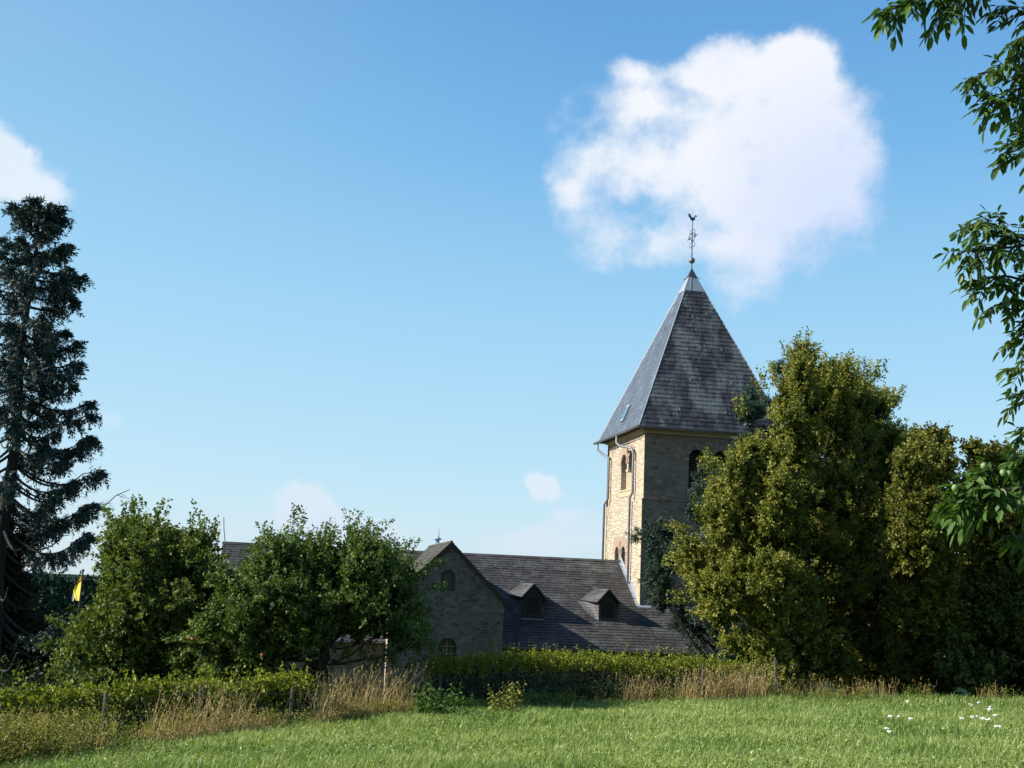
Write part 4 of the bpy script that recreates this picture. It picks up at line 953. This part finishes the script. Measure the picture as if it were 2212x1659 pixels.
# ------------------------------------------------------------------ hedges
def hedge(label, line, Yw, top_h, canopy, leafs, leaf, extra_shoots, nstem=90):
    "clipped hedge along a line of world points: stems, canopy"
    P = np.array(line, float); seg = np.linalg.norm(np.diff(P[:, :2], axis=0), axis=1); cs = np.concatenate([[0], np.cumsum(seg)]); tot = cs[-1]
    def pos(t): return np.stack([np.interp(t, cs, P[:, k]) for k in range(3)], -1)
    c = pos(tot/2); g = float(ground(c[0], c[1])); loc = np.array([c[0], c[1], g]); root = empty('hedge', tuple(loc)); tag(root, label, 'hedge', 'clipped hedges along the meadow edge')
    n = int(tot*leafs); t = rng.uniform(0, tot, n); b = pos(t); wv = rng.uniform(-1, 1, n); cross = wv*Yw*.5
    h = b[:, 2]-canopy*rng.uniform(0, 1, n)**1.3*(1)-.10*wv**2+(vnoise(np.stack([t, wv], 1), 1.2, 4)-.5)*.16
    B = np.stack([b[:, 0]+rng.normal(size=n)*.03, b[:, 1]+cross, h], 1)
    T = norm(np.stack([rng.normal(size=n)*.4, wv*.5+rng.normal(size=n)*.25, np.full(n, .8)], 1))
    TL = rng.uniform(.06, .2, n); m_ = 11
    ns = int(tot*extra_shoots); ts = rng.uniform(0, tot, ns); bs = pos(ts); bs[:, 1] += rng.uniform(-.4, .4, ns)*Yw
    B = np.vstack([B, bs]); T = np.vstack([T, norm(np.stack([rng.normal(size=ns)*.2, rng.normal(size=ns)*.2, np.ones(ns)], 1))]); TL = np.concatenate([TL, rng.uniform(.12, .42, ns)])
    nn_ = len(B); Bp = np.repeat(B, m_, 0); Tp = np.repeat(T, m_, 0); N_ = len(Bp); tt = rng.uniform(0, 1, N_)
    PP = Bp+Tp*(tt*np.repeat(TL, m_))[:, None]+rng.normal(size=(N_, 3))*.02
    A = norm(Tp*.4+rand_unit(N_)*.9); Q = leaf_quads(PP, A, leaf*rng.uniform(.6, 1.3, N_), leaf*.65*rng.uniform(.7, 1.2, N_), .2)
    quads_obj('foliage', Q-loc, M['hedge'], root, np.clip(np.repeat(rng.normal(.5, .18, nn_), m_)+rng.normal(size=N_)*.13, 0, 1))
    # inner twigs, and lower leaves coloured dark as the hedge's own shade
    st = MB()
    for _ in range(nstem):
        a = rng.uniform(0, tot); q = pos(np.array([a]))[0]; gy = q[1]+rng.uniform(-.3, .3)*Yw; gz = float(ground(q[0], gy))
        st.tube([A3(q[0], gy, gz)-loc, A3(q[0]+rng.normal()*.15, gy+rng.normal()*.1, (gz+q[2])/2)-loc, A3(q[0]+rng.normal()*.25, gy+rng.normal()*.2, q[2]-.12)-loc], [.018, .013, .006], 5, False)
    st.build('stems', M['bark'], root)
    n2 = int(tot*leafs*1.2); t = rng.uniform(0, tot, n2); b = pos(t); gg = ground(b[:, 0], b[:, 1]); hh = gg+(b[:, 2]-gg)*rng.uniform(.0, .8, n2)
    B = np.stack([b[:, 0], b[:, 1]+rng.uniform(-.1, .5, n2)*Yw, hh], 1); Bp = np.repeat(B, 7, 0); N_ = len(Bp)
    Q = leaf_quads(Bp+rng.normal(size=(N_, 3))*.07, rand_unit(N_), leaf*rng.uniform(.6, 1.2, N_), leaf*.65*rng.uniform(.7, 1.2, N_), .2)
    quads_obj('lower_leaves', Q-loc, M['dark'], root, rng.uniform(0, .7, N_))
def top_line(pts): return [tuple(at(a, b, y)) for a, b, y in pts]
hedge('low leafy clipped hedge on the left in front of the hazel shrub and apple tree', top_line([(-70, 700, 19.5), (60, 694, 20.5), (150, 689, 22), (230, 685, 23.5), (310, 679, 25.5)]), 1.0, 0, .30, 170, .072, 12, 90)
hedge('neat sunlit topped hedge on the right running below the nave roof', top_line([(428, 664, 31.5), (500, 656, 32), (600, 657, 32.5), (700, 662, 33), (752, 668, 33.3)]), 1.1, 0, .36, 250, .058, 12, 120)

# ------------------------------------------------------------------ fence
fr = at(60, 700, 19); f0 = empty('wire_fence', (fr[0], fr[1], float(ground(fr[0], fr[1]))))
tag(f0, 'old wire fence on weathered wooden posts in front of the hedges', 'fence'); fl0 = np.array(f0.location)
tops = []
for (a, b, y) in [(-20, 697, 17.8), (106, 690, 19.6), (202, 683, 21.8), (292, 685, 24), (368, 684, 27.0), (440, 672, 29.5), (703, 662, 31.8), (776, 656, 32.3)]:
    q = at(a, b, y); g = float(ground(q[0], q[1]))
    q[2] = min(q[2]-.05, g+1.25)
    pm = MB(); lean = rng.normal(size=2)*.04; r = .036
    n = 9; zt = q[2]-g
    pm.tube([A3(0, 0, -.1), A3(lean[0]*.5, lean[1]*.5, zt*.5), A3(lean[0], lean[1], zt), A3(lean[0], lean[1], zt+.01)], [r*1.05, r, r*.92, r*.6], n)
    o = pm.build('post', M['post'], f0); o.location = Vector((q[0], q[1], g))-Vector(fl0); tops.append(np.array([q[0]+lean[0], q[1]+lean[1], q[2]]))
wm = MB()
for i in range(len(tops)-1):
    for dz in (.10, .42, .74):
        p0 = tops[i]-A3(0, .05, dz)-fl0; p1 = tops[i+1]-A3(0, .05, dz)-fl0; wm.tube([p0, (p0+p1)/2-A3(0, 0, .03), p1], .0022, 4, False)
wm.build('wire', M['wire'], f0)

# ------------------------------------------------------------------ meadow
EDGE = [(-12, 15.0), (-8, 16.6), (-6.3, 18.6), (-5.2, 20.5), (-4.2, 22.8), (-3.0, 25.5), (-1.2, 28.6), (2, 29.8), (5, 31.0), (9, 32.3), (14, 33.5), (20, 34)]
ex_ = np.array(EDGE)
def edgeY(x): return np.interp(x, ex_[:, 0], ex_[:, 1])
def blades(n, X, Y, H, Wb, lean=.35, tint=None, seg=2, Z=None):
    Z = ground(X, Y) if Z is None else Z; az = rng.uniform(0, 2*PI, n); d = np.stack([np.cos(az), np.sin(az), np.zeros(n)], 1); s = np.stack([-np.sin(az+rng.uniform(-.8, .8, n)), np.cos(az), np.zeros(n)], 1); s = norm(s)
    ln = lean*rng.uniform(.3, 1.4, n); base = np.stack([X, Y, Z], 1)
    def pt(t): return base+d*(ln*H*t*t)[:, None]+np.array([0, 0, 1.])*(H*(t-.18*ln*t*t))[:, None]
    p0, p1, p2 = pt(np.zeros(n)), pt(np.full(n, .55)), pt(np.ones(n)); w = (Wb*.5)[:, None]
    V = np.stack([p0-s*w, p0+s*w, p1+s*w*.8, p1-s*w*.8, p2+s*w*.15, p2-s*w*.15], 1).reshape(-1, 3)
    i = np.arange(n)*6; Qs = np.stack([np.stack([i, i+1, i+2, i+3], 1), np.stack([i+3, i+2, i+4, i+5], 1)], 1).reshape(-1, 4)
    return V, Qs, np.repeat(tint, 2)
def meadow():
    n = 400000; u = rng.uniform(0, 1, n); Y = 13.2+(34.3-13.2)*u**1.25; X = rng.uniform(-1, 1, n)*(.44*Y+2.2)
    k = (Y < edgeY(X)+.8); X, Y = X[k], Y[k]; n = len(X); P2 = np.stack([X, Y], 1)
    a = vnoise(P2, .8, 1); b = vnoise(P2, 3.2, 2); c = vnoise(P2, .28, 6)
    H = .06+.07*a*b+.09*rng.uniform(0, 1, n)**2+.2*np.clip(b-.72, 0, 1)+.12*(rng.uniform(0, 1, n) < .006)
    near = np.clip(1-(edgeY(X)-Y)/1.2, 0, 1); H += near*.10*rng.uniform(.2, 1, n)
    tint = np.clip(.16+.33*a+.24*b+.2*(c-.5)+rng.normal(size=n)*.2-.22*np.clip(b-.66, 0, 1)*3+(rng.uniform(0, 1, n) < .035)*.5, 0, 1)
    Wb = .005+.00034*Y*rng.uniform(.6, 1.2, n)
    V, Q, T = blades(n, X, Y, H, Wb, .7, tint); o = mesh_obj('meadow_grass', V, Q, M['grass'], None, T); tag(o, 'short bright green meadow grass filling the foreground', 'grass', None, 'stuff')
meadow()

def clover():
    n = 90000; u = rng.uniform(0, 1, n); Y = 13.2+21*u**1.25; X = rng.uniform(-1, 1, n)*(.44*Y+2.2); k = (Y < edgeY(X)+.4) & (vnoise(np.stack([X, Y], 1), .9, 12) > .35); X, Y = X[k], Y[k]; n = len(X)
    P = np.stack([X, Y, ground(X, Y)+rng.uniform(.03, .13, n)], 1); A = norm(rand_unit(n)*np.array([1, 1, .5])); L_ = rng.uniform(.02, .055, n)
    o = quads_obj('clover_leaves', leaf_quads(P, A, L_, L_*.6, .15), M['grass'], None, np.clip(rng.normal(.45, .25, n), 0, 1)); tag(o, 'small broad leaves of clover and herbs among the meadow grass', 'clover', None, 'stuff')
clover()
def strip_pts(n, pts, w):
    "random points along a polyline of (x,y) within +-w"
    P = np.array(pts, float); seg = np.linalg.norm(np.diff(P, axis=0), axis=1); cs = np.concatenate([[0], np.cumsum(seg)]); t = rng.uniform(0, cs[-1], n)
    return np.interp(t, cs, P[:, 0])+rng.normal(size=n)*w*.3, np.interp(t, cs, P[:, 1])+rng.uniform(-w, w, n)
def xy(px, py): g = gpt(px, py); return (g[0], g[1])
def straw():
    Vs = []; Qs = []; Ts = []; off = 0
    def add(n, pts, w, h0, h1, tm, clump=.0):
        nonlocal off
        X, Y = strip_pts(n, pts, w)
        if clump: 
            k = vnoise(np.stack([X, Y*.3], 1), 1.6, 9) > clump; X, Y = X[k], Y[k]; n = len(X)
        H = rng.uniform(h0, h1, n); V, Q, T = blades(n, X, Y, H, np.full(n, .009), .45 if rng.uniform() < .5 else .75, np.clip(rng.normal(tm, .2, n), 0, 1)); Vs.append(V); Qs.append(Q+off); Ts.append(T); off += len(V)
        # seed heads
        k = rng.uniform(0, 1, n) < .6; top = V.reshape(-1, 6, 3)[:, 4][k]; m_ = len(top); top = np.repeat(top, 5, 0)+rng.normal(size=(m_*5, 3))*np.array([.008, .008, .035]); A = norm(np.array([0, 0, 1.])+rng.normal(size=(m_*5, 3))*.4)
        q = leaf_quads(top, A, rng.uniform(.03, .06, m_*5), np.full(m_*5, .010)).reshape(-1, 3); Vs.append(q); Qs.append(np.arange(len(q)).reshape(-1, 4)+off); Ts.append(np.clip(rng.normal(tm+.1, .2, m_*5), 0, 1)); off += len(q)
    e = lambda x, d=0: (x, float(edgeY(x))+d)
    add(1500, [(-11, 14.2), (-7.6, 16.6), (-6.0, 18.9)], 1.2, .25, .75, .4, .35)
    add(700, [e(-6.2, .3), e(-5.2, .2), e(-4.2, .2), e(-3.2, .2)], .5, .3, .95, .55, .40)
    add(5200, [e(-7.2, -.1), e(-6.2, .0), e(-5.2, -.1), e(-4.2, -.1), e(-3.2, .0), e(-2.0, .1)], .5, .10, .26, .45, .25)
    add(380, [e(-3.6, .4), e(-2.6, .3), e(-1.6, .4)], .45, .4, 1.15, .5, .3)
    add(420, [e(1.9, .6), e(4.4, .5)], .35, .3, .8, .5, .5)
    add(850, [e(4.5, .5), e(6.2, .5), e(7.2, .5)], .4, .35, .95, .6, .30)
    add(420, [e(7.5, .5), e(14, .5)], .3, .25, .6, .35, .4)
    o = mesh_obj('dry_grass', np.vstack(Vs), np.vstack(Qs), M['straw'], None, np.concatenate(Ts)); tag(o, 'tall dry straw coloured grass stalks with seed heads along the fence', 'dry grass', None, 'stuff')
    # broken straw lying about
straw()
def weeds():
    "mixed tall herbs: stems with small leaves"
    def patch(n, pts, w, h0, h1, mu, clump=0, leafn=16, ls=.05):
        X, Y = strip_pts(n, pts, w)
        if clump: k = vnoise(np.stack([X, Y*.5], 1), 1.3, 5) > clump; X, Y = X[k], Y[k]
        n = len(X); Z = ground(X, Y); H = rng.uniform(h0, h1, n)*(.75+.5*vnoise(np.stack([X, Y], 1), .9, 8)); ln = rng.normal(size=(n, 2))*.15
        rep = leafn; t = rng.uniform(.12, 1, n*rep); i = np.repeat(np.arange(n), rep)
        P = np.stack([X[i]+ln[i, 0]*H[i]*t, Y[i]+ln[i, 1]*H[i]*t, Z[i]+H[i]*t], 1)+rng.normal(size=(n*rep, 3))*.02
        A = norm(rand_unit(n*rep)+np.array([0, 0, .25])); Q = leaf_quads(P, A, ls*rng.uniform(.6, 1.3, n*rep), ls*.4*rng.uniform(.7, 1.3, n*rep), .2, .2)
        tt = np.clip(np.repeat(rng.normal(mu, .25, n), rep)+rng.normal(size=n*rep)*.1+.15*(t-.5), 0, 1)
        return Q, tt
    e = lambda x, d=0: (x, float(edgeY(x))+d)
    S_ = [patch(4200, [(-11.5, 13.8), (-7.8, 16.2), (-6.2, 18.6)], 1.3, .35, .75, .42), patch(450, [e(-6.4, .3), e(-5, .2), e(-3.5, .1)], .45, .15, .4, .5),
          patch(1000, [e(-3.4, .2), e(-1, .1), e(2, .1)], .4, .12, .38, .35), patch(900, [e(1.5, .4), e(8, .4), e(14, .3)], .35, .15, .45, .35, .45), patch(250, [(-6.8, 19.7), (-5.2, 21.6), (-4.2, 24)], .4, .2, .6, .3)]
    Q = np.vstack([s[0] for s in S_]); T = np.concatenate([s[1] for s in S_])
    o = quads_obj('tall_weeds', Q, M['weed'], None, T); tag(o, 'mixed tall weeds and herbs growing along the meadow edge', 'weeds', None, 'stuff')
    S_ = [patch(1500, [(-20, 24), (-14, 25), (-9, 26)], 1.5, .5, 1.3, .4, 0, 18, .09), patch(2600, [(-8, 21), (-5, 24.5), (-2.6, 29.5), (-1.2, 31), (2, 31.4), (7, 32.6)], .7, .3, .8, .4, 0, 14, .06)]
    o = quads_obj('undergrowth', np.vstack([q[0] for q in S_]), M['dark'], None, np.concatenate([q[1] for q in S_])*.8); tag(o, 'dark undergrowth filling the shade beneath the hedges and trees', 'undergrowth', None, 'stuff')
weeds()

# leafy plants that stand out
def herb(name, label, cat, px, py, h, spread, nstem, ls, mat, group=None):
    g = gpt(px, py); root = empty(name, tuple(g)); tag(root, label, cat, group)
    st = MB(); P = []; A = []; Ls = []
    for k in range(nstem):
        az = rng.uniform(0, 2*PI); b = np.array([math.cos(az), math.sin(az), 0])*rng.uniform(0, spread); hh = h*rng.uniform(.55, 1.05); le = b*.35
        tp = b+le+A3(0, 0, hh); st.tube([A3(0, 0, -.02), b*.6+A3(0, 0, .01), b+A3(0, 0, .03), b+le*.4+A3(0, 0, hh*.5), tp], [.006, .006, .006, .005, .003], 5, False)
        for j in range(16):
            t = .15+.85*j/15; q = b+le*t+A3(0, 0, hh*t); a2 = j*2.4+rng.uniform(-.4, .4); P.append(q); A.append(norm(A3(math.cos(a2), math.sin(a2), .25-.5*rng.uniform(0, 1)))); Ls.append(ls*(1.15-.5*t)*rng.uniform(.7, 1.2))
    st.build('stems', M['nettle'], root); P = np.array(P); A = np.array(A); Ls = np.array(Ls)
    quads_obj('leaves', leaf_quads(P, A, Ls, Ls*.55, .15, .25), M[mat], root, np.clip(rng.normal(.5, .22, len(P)), 0, 1)); return root
G_ = 'nettle clumps on the meadow edge'
herb('nettle_plant', 'broad leafy green nettle clump with a pale leaf, left of the dark hedge shade', 'plant', 440, 717, .75, .55, 26, .13, 'nettle', G_)
herb('nettle_plant', 'brownish leaved nettle clump under the shaded hedge front', 'plant', 508, 714, .68, .4, 20, .10, 'weed', G_)
herb('nettle_plant', 'light green nettle clump tipped with a pale shoot below the lit hedge', 'plant', 548, 710, .55, .5, 22, .11, 'nettle', G_)
herb('nettle_plant', 'single small green thistle like plant at the foot of the dark trees', 'plant', 893, 691, .5, .18, 9, .10, 'nettle', G_)
# yellow ragwort
def flower(name, label, cat, g, h, heads, r, mat, group, flatr):
    root = empty(name, tuple(g)); tag(root, label, cat, group); st = MB(); hd = MB()
    st.tube([A3(0, 0, 0), A3(.02, 0, h*.6), A3(.0, .01, h*.8)], [.006, .005, .004], 5, False)
    for k in range(heads):
        a = rng.uniform(0, 2*PI); q = A3(math.cos(a), math.sin(a), 0)*rng.uniform(0, r)+A3(0, 0, h+rng.normal()*.006)
        hd.tube([A3(0, .01, h*.8), q], .002, 4, False)
        n = 8; hd.add([q+A3(0, 0, .006)]+[q+A3(math.cos(2*PI*i/n)*flatr, math.sin(2*PI*i/n)*flatr, -.004+rng.normal()*.006) for i in range(n)], [(0, 1+i, 1+(i+1) % n) for i in range(n)])
    st.build('stem', M['nettle'], root); hd.build('flower_head', mat, root); return root
rag = 0
for i, (a, b, h, lab) in enumerate([(268, 724, .46, 'yellow flowering ragwort, leftmost of the cluster by the fence post'), (275, 723, .52, 'yellow flowering ragwort in the middle of the cluster by the fence post'), (283, 722, .56, 'yellow flowering ragwort nearest the fence post'), (272, 716, .72, 'tall yellow flowering ragwort standing behind the cluster'), (281, 716, .66, 'yellow ragwort behind the cluster, close against the fence post')]):
    flower('ragwort', lab, 'flower', gpt(a, b), h, 16, .13, M['yellow_f'], 'yellow ragwort by the fence post', .022)
WF = [(907, 705, 'white umbel flower highest and alone in the middle of the right meadow'), (891, 720, 'white umbel flower left of the middle group on the right meadow'), (899, 720, 'small white umbel just beside the left middle flower'), (886, 732, 'white umbel flower lowest at the left of the right meadow'), (889, 735, 'flat white umbel directly below the lowest left flower'), (971, 708, 'white umbel at the top left of the right hand flower group'), (979, 706.5, 'bright white umbel at the top of the right hand flower group'), (990, 710.5, 'white umbel right of the top of the flower group'), (989, 713, 'white umbel touching the one above it in the right hand group'), (973, 720.5, 'white umbel in the lower row of the right group, second from left'), (978, 720, 'white umbel in the lower row of the right group, third from left'), (984, 722, 'white umbel in the lower row beneath the touching pair'), (988, 723, 'white umbel at the right end of the lower row'), (995, 719, 'white umbel at the right edge of the flower group'), (999, 730, 'big white umbel lowest on the far right of the meadow'), (963, 722, 'faint white umbel at the left end of the lower row'), (934, 690, 'lone white flower far back at the foot of the dark trees'), (910, 722, 'thin pale umbel between the two groups of white flowers')]
for (a, b, lab) in WF:
    g = gpt(a, b+9); flower('umbel_flower', lab, 'flower', g, .20*g[1]/20, 7, .055*rng.uniform(.7, 1.2), M['white_f'], 'white umbel flowers in the meadow', .021)

# ------------------------------------------------------------------ walnut in front, at the right edge
def walnut():
    loc = np.array([6.6, 8.6, float(ground(6.6, 8.6))]); root = empty('walnut_tree', tuple(loc)); tag(root, 'walnut tree whose leafy branches hang in from the right edge', 'tree')
    V = []; Q = []; T = []
    def leaflet(p, a, up, L, Wd, tint):
        s_ = norm(np.cross(a, up)); u_ = np.cross(s_, a); b = len(V)
        dr = A3(0, 0, -.18*L)
        V.extend([p, p+a*L*.3+s_*Wd*.42+u_*Wd*.12, p+a*L*.7+s_*Wd*.40+u_*Wd*.10+dr*.5, p+a*L+dr, p+a*L*.7-s_*Wd*.40+u_*Wd*.10+dr*.5, p+a*L*.3-s_*Wd*.42+u_*Wd*.12, p+a*L*.5+dr*.2-u_*Wd*.05])
        for f in ((0, 1, 2, 6), (6, 2, 3, 3), (0, 6, 4, 5), (6, 3, 3, 4)):
            pass
        Q.extend([(b, b+6, b+2, b+1), (b+6, b+3, b+2, b+2), (b, b+5, b+4, b+6), (b+6, b+4, b+3, b+3)]); T.extend([tint]*4)
    tw_ = MB()
    def compound(p, d, sc=1.0):
        L = .24*sc*rng.uniform(.8, 1.15); up = norm(A3(0, 0, 1)+rng.normal(size=3)*.35); side = norm(np.cross(d, up)); tint = float(np.clip(rng.normal(.5, .2), 0, 1)); pts = []
        for i in range(5): t = i/4; pts.append(p+d*L*t+A3(0, 0, -.35*L*t*t))
        tw_.tube([q-loc for q in pts], [.0035, .003, .003, .002, .0015], 4, False)
        for i, t in ((1, .4), (2, .68), (3, .9)):
            q = pts[i+0]
            for s_ in (-1, 1):
                a = norm(d*.55+side*s_*.85+A3(0, 0, -.45)+rng.normal(size=3)*.16); leaflet(q, a, norm(up+rng.normal(size=3)*.3), (.095+.022*i)*sc*rng.uniform(.85, 1.15), .060*sc*rng.uniform(.85, 1.2), np.clip(tint+rng.normal()*.1, 0, 1))
        leaflet(pts[4], norm(d+A3(0, 0, -.5)+rng.normal(size=3)*.12), up, .155*sc, .078*sc, tint)
    def twig(pxs, Y, n, r=.012, sc=1., start=0., jitter=.04, dirdown=.1):
        sc *= .69; n = int(n*2.1)
        P = np.array([at(a, b, Y+(y if False else 0)) for a, b in pxs]); seg = np.linalg.norm(np.diff(P, axis=0), axis=1); cs = np.concatenate([[0], np.cumsum(seg)]); tot = cs[-1]
        f = lambda s: np.array([np.interp(s, cs, P[:, k]) for k in range(3)])
        K_ = 10; tw_.tube([f(tot*i/K_)-loc+rng.normal(size=3)*.006 for i in range(K_+1)], [r*(1-.75*i/K_)+.002 for i in range(K_+1)], 6, False)
        for k in range(n):
            s = tot*(start+(1-start)*(k+.5)/n); ax = norm(f(min(tot, s+.02))-f(max(0, s-.02))); d = norm(ax*.55+rand_unit(1)[0]*.85+A3(0, 0, -dirdown)); compound(f(s)+rng.normal(size=3)*jitter*.3, d, sc)
        for _ in range(2): compound(f(tot), norm(norm(P[-1]-P[-2])+rng.normal(size=3)*.35), sc)
        return P
    # clusters seen in the photograph (pixel paths, all hanging in from the off-frame limb)
    twig([(985, -30), (955, -12), (925, -4), (905, 3), (890, 10)], 6.8, 15, .014, .85)
    twig([(955, -12), (948, 4), (941, 14)], 6.8, 2, .006, .8)
    twig([(985, -30), (968, -12), (960, 2)], 6.9, 4, .008, .8, .3)
    twig([(1050, 20), (1020, 12), (1008, 8)], 6.9, 6, .01, .75)
    twig([(1060, 60), (1040, 68), (1012, 70), (990, 72), (978, 76)], 7.2, 12, .012, .72)
    twig([(1060, 80), (1035, 84), (1010, 92), (998, 98), (990, 104)], 7.2, 12, .012, .75)
    twig([(1060, 100), (1040, 105), (1026, 112)], 7.3, 8, .012, .75)
    twig([(1045, 30), (1025, 40), (1016, 50)], 7.1, 7, .01, .7)
    twig([(1060, 135), (1035, 140), (1014, 146), (1008, 150)], 7.4, 8, .01, .7)
    twig([(1045, 170), (1030, 160), (1022, 158)], 7.4, 3, .01, .7)
    twig([(1060, 262), (1030, 245), (1010, 232), (990, 222), (975, 224)], 7.8, 13, .014, .72, .45)
    twig([(1030, 245), (1005, 248), (985, 250), (965, 252)], 7.8, 12, .01, .75, .1)
    twig([(1060, 285), (1030, 282), (1005, 275), (980, 280)], 7.9, 14, .012, .75)
    twig([(1060, 310), (1035, 305), (1010, 300), (995, 305)], 8, 10, .012, .75)
    twig([(1060, 340), (1040, 335), (1020, 335)], 8, 7, .012, .75)
    twig([(1050, 375), (1035, 368), (1020, 368)], 8, 6, .01, .75)
    twig([(1050, 395), (1035, 395), (1022, 398)], 8, 5, .01, .75)
    twig([(1055, 430), (1040, 430), (1026, 434)], 8, 6, .01, .75)
    twig([(1055, 450), (1040, 455), (1026, 460)], 8, 6, .01, .75)
    twig([(1070, 475), (1040, 470), (1010, 468), (988, 476), (970, 488), (956, 500)], 8.2, 26, .014, .95, .1)
    twig([(1060, 500), (1030, 490), (1005, 488), (985, 496), (970, 506)], 8.1, 14, .012, .95)
    twig([(1060, 540), (1040, 535), (1022, 538)], 8.2, 4, .01, .9)
    # the rest of the crown, outside the picture
    limb_pts = []
    tr_ = MB(); tr_.tube([A3(0, 0, 0), A3(-.05, .1, 1.1), A3(.05, 0, 2.2), A3(-.1, 0, 3.4), A3(.0, 0, 5.2)], [.2, .16, .14, .11, .05], 10); tr_.build('trunk', M['bark'], root, True)
    lm = MB()
    for (a, b, Y) in [(985, -30, 6.8), (1060, 60, 7.2), (1060, 100, 7.3), (1060, 135, 7.4), (1060, 262, 7.8), (1060, 285, 7.9), (1060, 310, 8), (1060, 340, 8), (1050, 375, 8), (1055, 430, 8), (1070, 475, 8.2), (1060, 500, 8.1), (1060, 540, 8.2), (1050, 20, 6.9)]:
        q = at(a, b, Y)-loc; h = max(1.2, q[2]*.75); s0 = A3(0, 0, min(h, 4.8)); lm.tube([s0, s0+(q-s0)*.5+A3(0, 0, .18), q], [.04, .025, .012], 6, False)
    for k in range(110):
        d = rand_unit(1)[0]; p = loc+A3(.9, .3, 4.0)+d*A3(1.7, 1.9, 2.0)*rng.uniform(.5, 1)
        if proj(p)[0] < 1075: continue
        lm.tube([A3(0, 0, 3.2+d[2]), p-loc], [.02, .006], 5, False)
        for _ in range(9): compound(p+rng.normal(size=3)*.22, norm(d+rng.normal(size=3)*.6), .95)
    lm.build('limbs', M['bark'], root, True); tw_.build('twigs', M['bark'], root)
    Vn = np.array(V)-loc; me = bpy.data.meshes.new('foliage'); fs = [tuple(dict.fromkeys(f)) for f in Q]; me.from_pydata(Vn.tolist(), [], fs)
    at_ = me.attributes.new('tint', 'FLOAT', 'FACE'); at_.data.foreach_set('value', np.array(T, np.float32)); me.materials.append(M['walnut']); o = bpy.data.objects.new('foliage', me); COL.objects.link(o); o.parent = root
    for (a, b) in [(984, 466), (1009, 474), (1003, 473), (955, 488)]:
        nb = MB(); nb.sphere(at(a, b, 7.95)-loc, .022, 12, 8, 1.15); nb.build('walnut', M['nut'], root, True)
walnut()
